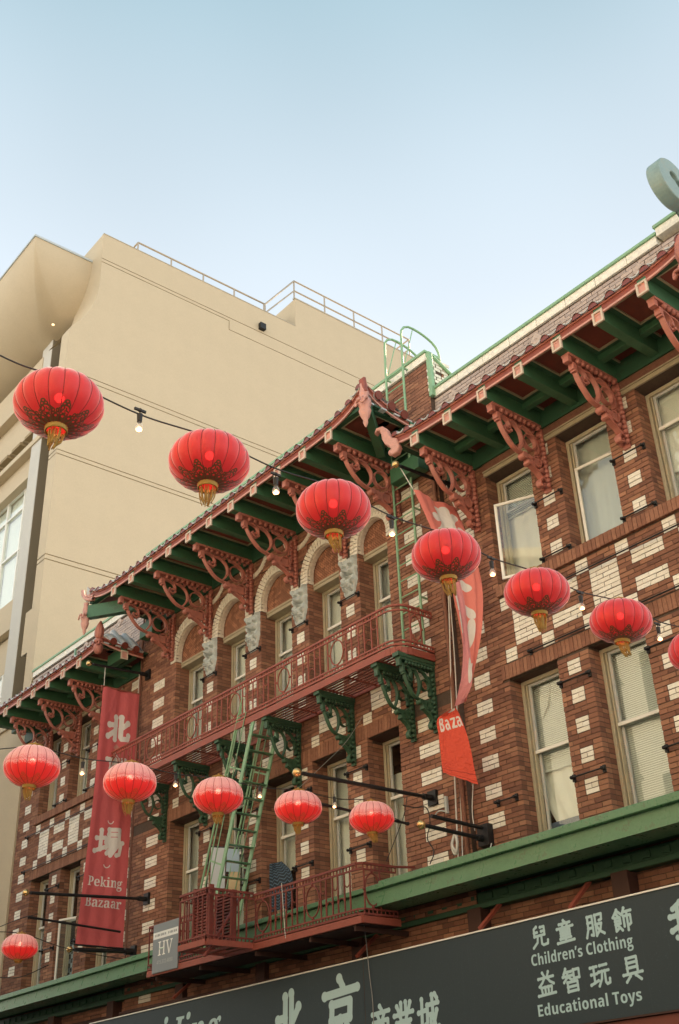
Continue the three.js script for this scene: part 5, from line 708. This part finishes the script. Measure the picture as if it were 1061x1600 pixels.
{ const x1 = LP[9].x; const pts = [onx(-80, 1165, x1), ...[7, 8, 9, 10, 11].map(i => hang(LP[i])), onx(637, 1288, x1)]; const all = [V(x1, pts[0].y + 1.2, 13.5), pts[0]]; for (let i = 1; i < pts.length; i++) all.push(pts[i - 1].clone().lerp(pts[i], .5).add(V(0, -.035, 0)), pts[i]); const o = mb().tube(all, .0065, 6, 120).build('string_cable', M.wire, null); tag(o, 'black cable of the second lantern string, running in front of the lower windows', 'cable');
  const names = ['lit bulb on the second string in front of a left wing window', 'lit bulb on the second string under the upper balcony', 'lit bulb on the second string in front of the green stair', 'lit bulb on the second string between the two lanterns nearest the wall']; [[130, 1186], [275, 1206], [406, 1224], [522, 1241]].forEach((q, i) => bulb(onx(q[0], q[1], x1), names[i])); }
{ const x1 = LP[12].x; const o = mb().tube([V(x1, 6.6, 13.5), onx(-70, 1452, x1), hang(LP[12]), onx(90, 1478, x1), onx(140, 1490, x1), V(x1, LP[12].y - .1, ZW)], .008, 6, 60).build('string_cable', M.wire, null); tag(o, 'thin black cable of the small lantern low at the left edge', 'cable'); }

// ---------------------------------------------------------------- the tall beige building beyond
const bei = thing('beige_building', 'tall plain beige building with a curved cornice, incised wall lines and thin roof railings', 'building', V(-33, 0, -8));
{ const XR = -27.46, zB = -26; // side wall facing the street corner, its front edge curved back at the top
  const prof = [[-.08, 0], [-.08, 25.45], [-.14, 25.62], [-.30, 25.85], [-.52, 26.15], [-.74, 26.58], [-.90, 27.1], [-.97, 27.6], [-.99, 28.2], [-.97, 30.17]];
  const fine = new THREE.CatmullRomCurve3(prof.slice(1).map(p => V(p[0], p[1], 0))).getPoints(72).map(p => [p.x, p.y]); prof.length = 1; prof.push(...fine); prof[prof.length - 1][1] = 30.2; const ysIn = (a, b) => [a, ...prof.map(p => p[1]).filter(y => y > a + .002 && y < b - .002), b];
  const zAt = y => { for (let i = 0; i < prof.length - 1; i++) if (y >= prof[i][1] && y <= prof[i + 1][1]) return lerp(prof[i][0], prof[i + 1][0], (y - prof[i][1]) / (prof[i + 1][1] - prof[i][1])); return prof[prof.length - 1][0]; };
  // panels of the side wall with grooves between them
  const cuts = [[0, 0], [13.2, 13.24], [16.99, 17.02], [17.15, 17.18], [20.63, 20.66], [20.78, 20.81], [23.68, 23.71], [23.86, 23.89], [28.88, 28.91], [29.03, 29.06]];
  const band = (ya, yb, zEnd, zStart, tail) => { const s = new THREE.Shape(), pts = []; for (const y of ysIn(ya, yb)) pts.push([-(zStart ?? zAt(y)), y]); pts.push(...(tail || [[-zEnd, yb], [-zEnd, ya]])); s.setFromPoints(pts.map(p => new THREE.Vector2(...p))); const g = new THREE.ExtrudeGeometry(s, { depth: .04, bevelEnabled: false }); const m = new THREE.Matrix4().makeBasis(V(0, 0, -1), V(0, 1, 0), V(1, 0, 0)); m.setPosition(XR - .04, 0, 0); return mb().add(g, m); };
  const all = [...cuts.slice(1), [30.17, 30.17]]; let y = 0; for (const [a, b] of all) { if (b === 28.91) band(y, a, zB, null, [[6.3, a], [6.3, 28.47], [-zB, 28.47], [-zB, y]]).build('wall_panel', M.beige, bei); else if (b === 29.06) band(y, a, zB, null, [[-zB, a], [-zB, 28.5], [6.33, 28.5], [6.33, y]]).build('wall_panel', M.beige, bei); else band(y, a, zB).build('wall_panel', M.beige, bei); y = b; }
  band(0, 30.165, zB).build('wall_core', M.groove, bei).position.x -= .03;
  { const s = new THREE.Shape(); }
  // raised roof part further back
  mb().box(XR - 8, XR, 30.17, 31.58, zB, -9.45).build('roof_block', M.beige, bei); mb().box(XR - 8, XR - .04, 29, 30.16, zB, -1.2).build('wall_core', M.beigeGrey, bei);
  mb().box(XR - .1, XR + .02, 31.58, 31.63, zB, -9.4).box(XR - .1, XR + .015, 30.171, 30.2, -9.4, -.97).build('coping', M.beigeGrey, bei);
  // front pilaster strip, following the same curve
  const front = (xa, xb, ya, yb, n, mat, off = 0) => { const pos = [], idx = [], YS = ysIn(ya, yb); n = YS.length - 1; for (let i = 0; i <= n; i++) { const yy = YS[i], z = zAt(yy) + off; pos.push(xa, yy, z, xb, yy, z); } for (let i = 0; i < n; i++) { const a = i * 2; idx.push(a, a + 1, a + 2, a + 2, a + 1, a + 3); } const g = new THREE.BufferGeometry(); g.setAttribute('position', new THREE.Float32BufferAttribute(pos, 3)); g.setIndex(idx); g.computeVertexNormals(); return mb().add(g); };
  { const b = mb(); for (const [ya, yb, xa] of [[0, 12.9, -35], [12.9, 14.25, -27.97], [14.25, 15.6, -28.35], [15.6, 16.98, -27.97], [17.02, 17.14, -27.97], [17.18, 20.62, -27.98], [20.66, 20.77, -27.98], [20.81, 25.6, -28.0]]) b.add(front(xa, XR, ya, yb, 14, null, .001).g[0]); b.build('pilaster', M.beige, bei); front(-29.2, XR, 25.6, 30.17, 30, null, .001).build('pilaster_top', M.beige, bei); mb().box(-27.97, XR - .05, 0, 25.4, -1.5, -.14).build('wall_core', M.groove, bei);
    mb().box(-28.0, -27.55, 16.0, 25.4, -1.45, -.145).box(-28.35, -27.99, 14.26, 15.59, -1.3, -.09).build('pilaster_side', M.beigeGrey, bei); }
  // coved cornice: sweeps out to an edge, returning to the pilaster
  { const zo = 1.18, xo = -28.2, yt = 29.36, n = 30, pr = new THREE.CatmullRomCurve3([[-1.3, 27.0], [-.8, 27.10], [-.3, 27.27], [.15, 27.52], [.55, 27.86], [.85, 28.24], [1.04, 28.62], [1.14, 28.98], [1.18, 29.36]].map(p => V(p[0], p[1], 0))).getSpacedPoints(n);
    const pos = [], idx = [], NA = 14; for (let i = 0; i <= n; i++) { const yy = pr[i].y, z = pr[i].x, x = xo - (zo - z), r = .015 + 1.1 * Math.pow(Math.max(0, zo - z) / 2.5, .8); const row = [[-60, z], [x - 6, z]]; for (let k = 0; k <= NA; k++) { const a = Math.PI / 2 * (1 - k / NA); row.push([x - r + r * Math.cos(a), z - r + r * Math.sin(a)]); } row.push([x, Math.min(z - r - .01, -1.35)]); for (const p of row) pos.push(p[0], yy, p[1]); }
    const C = NA + 4; for (let i = 0; i < n; i++) for (let k = 0; k < C - 1; k++) { const a = i * C + k; idx.push(a, a + 1, a + C, a + C, a + 1, a + C + 1); } const g = new THREE.BufferGeometry(); g.setAttribute('position', new THREE.Float32BufferAttribute(pos, 3)); g.setIndex(idx); g.computeVertexNormals(); mb().add(g).build('coved_cornice', M.beige, bei);
    mb().box(-60, xo + .04, yt, yt + .08, -1.3, zo + .04).build('cornice_cap', std(L(.45, .50, .52), { roughness: .4 }), bei);
    mb().rod(onx(83, 507, -29.2), onx(83, 507, -29.2).add(V(0, -.02, 0)), .05, 10).build('downlight', M.bulbLit, bei); }
  // recessed front: columns, lintels, coffers, windows
  const zc = -.75, col = (xa, xb) => mb().rbox(xa, xb, 13.2, 28.5, -1.6, zc, .02).build('column', std(L(.60, .58, .52), { map: rep(T_stucco, .5), roughness: .85 }), bei);
  col(-31.05, -30.30); col(-38.5, -37.75); mb().box(-30.298, -30.28, 13.2, 28.2, -1.58, -.77).box(-30.27, -28.0, 13.2, 28, -1.63, -1.605).build('column_side_shade', std(L(.20, .165, .11), { roughness: .7 }), bei);  // dark brown sheets paint in the shade on the column side and recess
  mb().box(-60, -30.9, 25.5, 26.75, -1.3, -.72).build('fascia_band', M.beige, bei);
  mb().box(-60, -28.0, 23.0, 23.2, -1.6, -.70).box(-60, -28.05, 24.2, 25.5, -1.6, -1.05).build('soffit_beam', M.beige, bei);
  for (let x = -31.6; x > -38; x -= 1.05) mb().rbox(x - .72, x, 24.06, 24.19, -1.55, -.98, .01).build('coffer', M.groove, bei);
  for (const [a, b] of [[-37.75, -31.05]]) { for (const [p, q, z] of [[22.2, 23.0, -1], [16.55, 17.6, -1], [15.3, 16.5, -1.25], [13.2, 13.6, -1]]) mb().box(a, b, p, q, -1.5, z).build('spandrel_panel', M.beige, bei);
    const win = (y0, y1, n) => { const f = mb(); for (let i = 0; i <= n; i++) { const x = lerp(a, b, i / n); f.box(x - .035, x + .035, y0, y1, -1.36, -1.26); } for (const yy of [y0, lerp(y0, y1, .48), y1 - .75, y1]) f.box(a, b, yy - .03, yy + .03, -1.35, -1.265); const w = f.build('window', M.sashWhite, bei); for (let i = 0; i < n; i++) for (const [p, q] of [[y0, lerp(y0, y1, .48)], [lerp(y0, y1, .48), y1 - .75], [y1 - .75, y1]]) { const xa = lerp(a, b, i / n) + .035, xb = lerp(a, b, (i + 1) / n) - .035; mb().box(xa, xb, p + .03, q - .03, -1.325, -1.315).build('pane', M.glass, w); mb().box(xa, xb, p + .03, q - .03, -1.42, -1.41).build('window_shade', M.curtain, w); } };
    win(17.6, 22.2, 5); win(13.6, 15.3, 5); }
  mb().box(-60, -28.4, 0, 31, -26, -1.62).build('body', M.beigeGrey, bei); mb().box(-60, -27.6, 12.2, 13.0, -1.6, -.02).build('ledge', M.beige, bei);
  // roof railings
  const r1 = mb(), zr = -2.4; const rail = (pts, y) => { for (let i = 0; i < pts.length - 1; i++) r1.rod(V(pts[i][0], y, pts[i][1]), V(pts[i + 1][0], y, pts[i + 1][1]), .035, 6); }; rail([[XR - .7, zr], [XR - .12, zr], [XR - .12, -8.05], [XR - 2.4, -8.05]].slice(0, 3), 30.66); for (let z = zr; z >= -8.1; z -= 1.4) r1.rod(V(XR - .12, 30.17, z), V(XR - .12, 30.66, z), .035, 6);
  r1.rod(V(XR - .12, 30.66, -8.05), V(XR - .12, 32.62, -9.5), .035, 6).rod(V(XR - .12, 30.22, -8.05), V(XR - .12, 32.1, -9.5), .03, 6).rod(V(XR - .12, 30.17, -8.05), V(XR - .12, 30.66, -8.05), .035, 6);
  rail([[XR - .12, -9.5], [XR - .12, -15.8], [XR - 1.6, -15.8]], 32.62); rail([[XR - .12, -9.5], [XR - .12, -15.8], [XR - 1.6, -15.8]], 32.1); for (let z = -9.5; z > -16; z -= 1.575) r1.rod(V(XR - .12, 31.6, z), V(XR - .12, 32.62, z), .035, 6); r1.build('roof_railing', M.rail, bei);
  { const p = onx(408, 512, XR); mb().rbox(p.x, p.x + .16, p.y - .14, p.y + .14, p.z - .13, p.z + .13, .01).build('floodlight', M.iron, bei); } }

// ---------------------------------------------------------------- the other side of the street, behind the camera, that the windows mirror
const OPP = [[-62, -44, 15, [.72, .60, .46], 'tan rendered building'], [-44, -29, 19, [.82, .75, .60], 'cream corner building'], [-29, -16, 15.5, [.84, .81, .73], 'white rendered building'], [-16, -3, 16.5, [.80, .71, .53], 'pale yellow building'], [-3, 12, 16, [.84, .79, .70], 'off-white building'], [12, 34, 17, [.76, .72, .64], 'light grey building']];
OPP.forEach(([a, b, h, c, nm]) => { const o = thing('street_building', `${nm} across the street behind the camera, facing the brick front`, 'building', V((a + b) / 2, 0, 14)); const m = std(L(...c), { map: rep(T_stucco, .6), roughness: .9 }); mb().box(a + .02, b - .02, 0, h, 13.6, 26).rbox(a + .02, b - .02, h, h + .35, 13.3, 26, .05).rbox(a + .02, b - .02, 3.8, 4.2, 13.35, 13.6, .04).build('wall', m, o); mb().box(a + .3, b - .3, .2, 3.7, 13.45, 13.59).build('shopfront', M.shopDark, o); const n = Math.floor((b - a) / 2.6); for (let f = 0; f * 3.6 + 5 < h - 2; f++) for (let i = 0; i < n; i++) { const x = a + (i + .5) * (b - a) / n, y = 5 + f * 3.6; const w = mb().rbox(x - .62, x + .62, y - .08, y + 2.0, 13.53, 13.60, .01).build('window', M.sashWhite, o); mb().box(x - .54, x + .54, y, y + 1.92, 13.515, 13.528).build('pane', std(L(.06, .07, .08), { roughness: .1 }), w); } });

// ---------------------------------------------------------------- bricks: the ones that show largest are parts of their own, the others are joined
{ const unit = new THREE.BoxGeometry(1, 1, 1); const fr = new THREE.Frustum().setFromProjectionMatrix(new THREE.Matrix4().multiplyMatrices(camera.projectionMatrix, camera.matrixWorldInverse));
  const place = (list, limit, name, stuffName, mats, cols) => { list.forEach((b, i) => { const p = V(b.x, b.y, b.z + b.sz / 2); b.score = (fr.containsPoint(p) ? 1 : 0) * b.sx / p.distanceTo(CAM); b.k = Math.floor(rnd() * 997); }); const sorted = [...list].sort((p, q) => q.score - p.score), keep = sorted.slice(0, limit), rest = sorted.slice(limit);
    for (const b of keep) { const m = shade(new THREE.Mesh(unit, mats[b.k % mats.length])); m.name = numbered(name); m.scale.set(b.sx, b.sy, b.sz); m.position.set(b.x, b.y, b.z); b.parent.add(m); }
    const by = new Map(); for (const b of rest) { if (!by.has(b.parent)) by.set(b.parent, []); by.get(b.parent).push(b); }
    for (const [parent, arr] of by) for (let half = 0; half < 1; half++) { const im = shade(new THREE.InstancedMesh(unit, cols.mat, arr.length)); const M4 = new THREE.Matrix4(), C = new THREE.Color(); arr.forEach((b, i) => { M4.makeScale(b.sx, b.sy, b.sz); M4.setPosition(b.x, b.y, b.z); im.setMatrixAt(i, M4); const q = cols.list[b.k % cols.list.length]; const soot = .86 + .26 * vnoise(b.x * .9 + 40, b.y * .55 + 9, 512, 21); C.setRGB(q[0], q[1], q[2]).multiplyScalar(soot * (.92 + .16 * ((b.k * 31 % 97) / 97))); im.setColorAt(i, C); }); im.name = numbered(stuffName); im.userData.kind = 'stuff'; parent.add(im); } };
  const lin = m => m.map(q => [q.color.r, q.color.g, q.color.b]);
  const pale = whiteList.filter(b => b.parent.name.startsWith('parapet')), white = whiteList.filter(b => !b.parent.name.startsWith('parapet'));
  const mk = (map, r) => new THREE.MeshStandardMaterial({ color: 0xffffff, map: rep(T_brick, 2), roughness: r });
  place(brickList, 300, 'brick', 'brickwork', M.brick, { mat: mk(0, .88), list: lin(M.brick) });
  place(white, 300, 'white_brick', 'white_brickwork', M.white, { mat: mk(0, .45), list: lin(M.white) });
  place(pale, 0, 'pale_brick', 'pale_brickwork', M.paleBrick, { mat: mk(0, .55), list: lin(M.paleBrick) }); }
scene.traverse(o => { if (o.isMesh && !o.material.transmission) { o.castShadow = o.receiveShadow = true; } });
renderer.render(scene, camera);
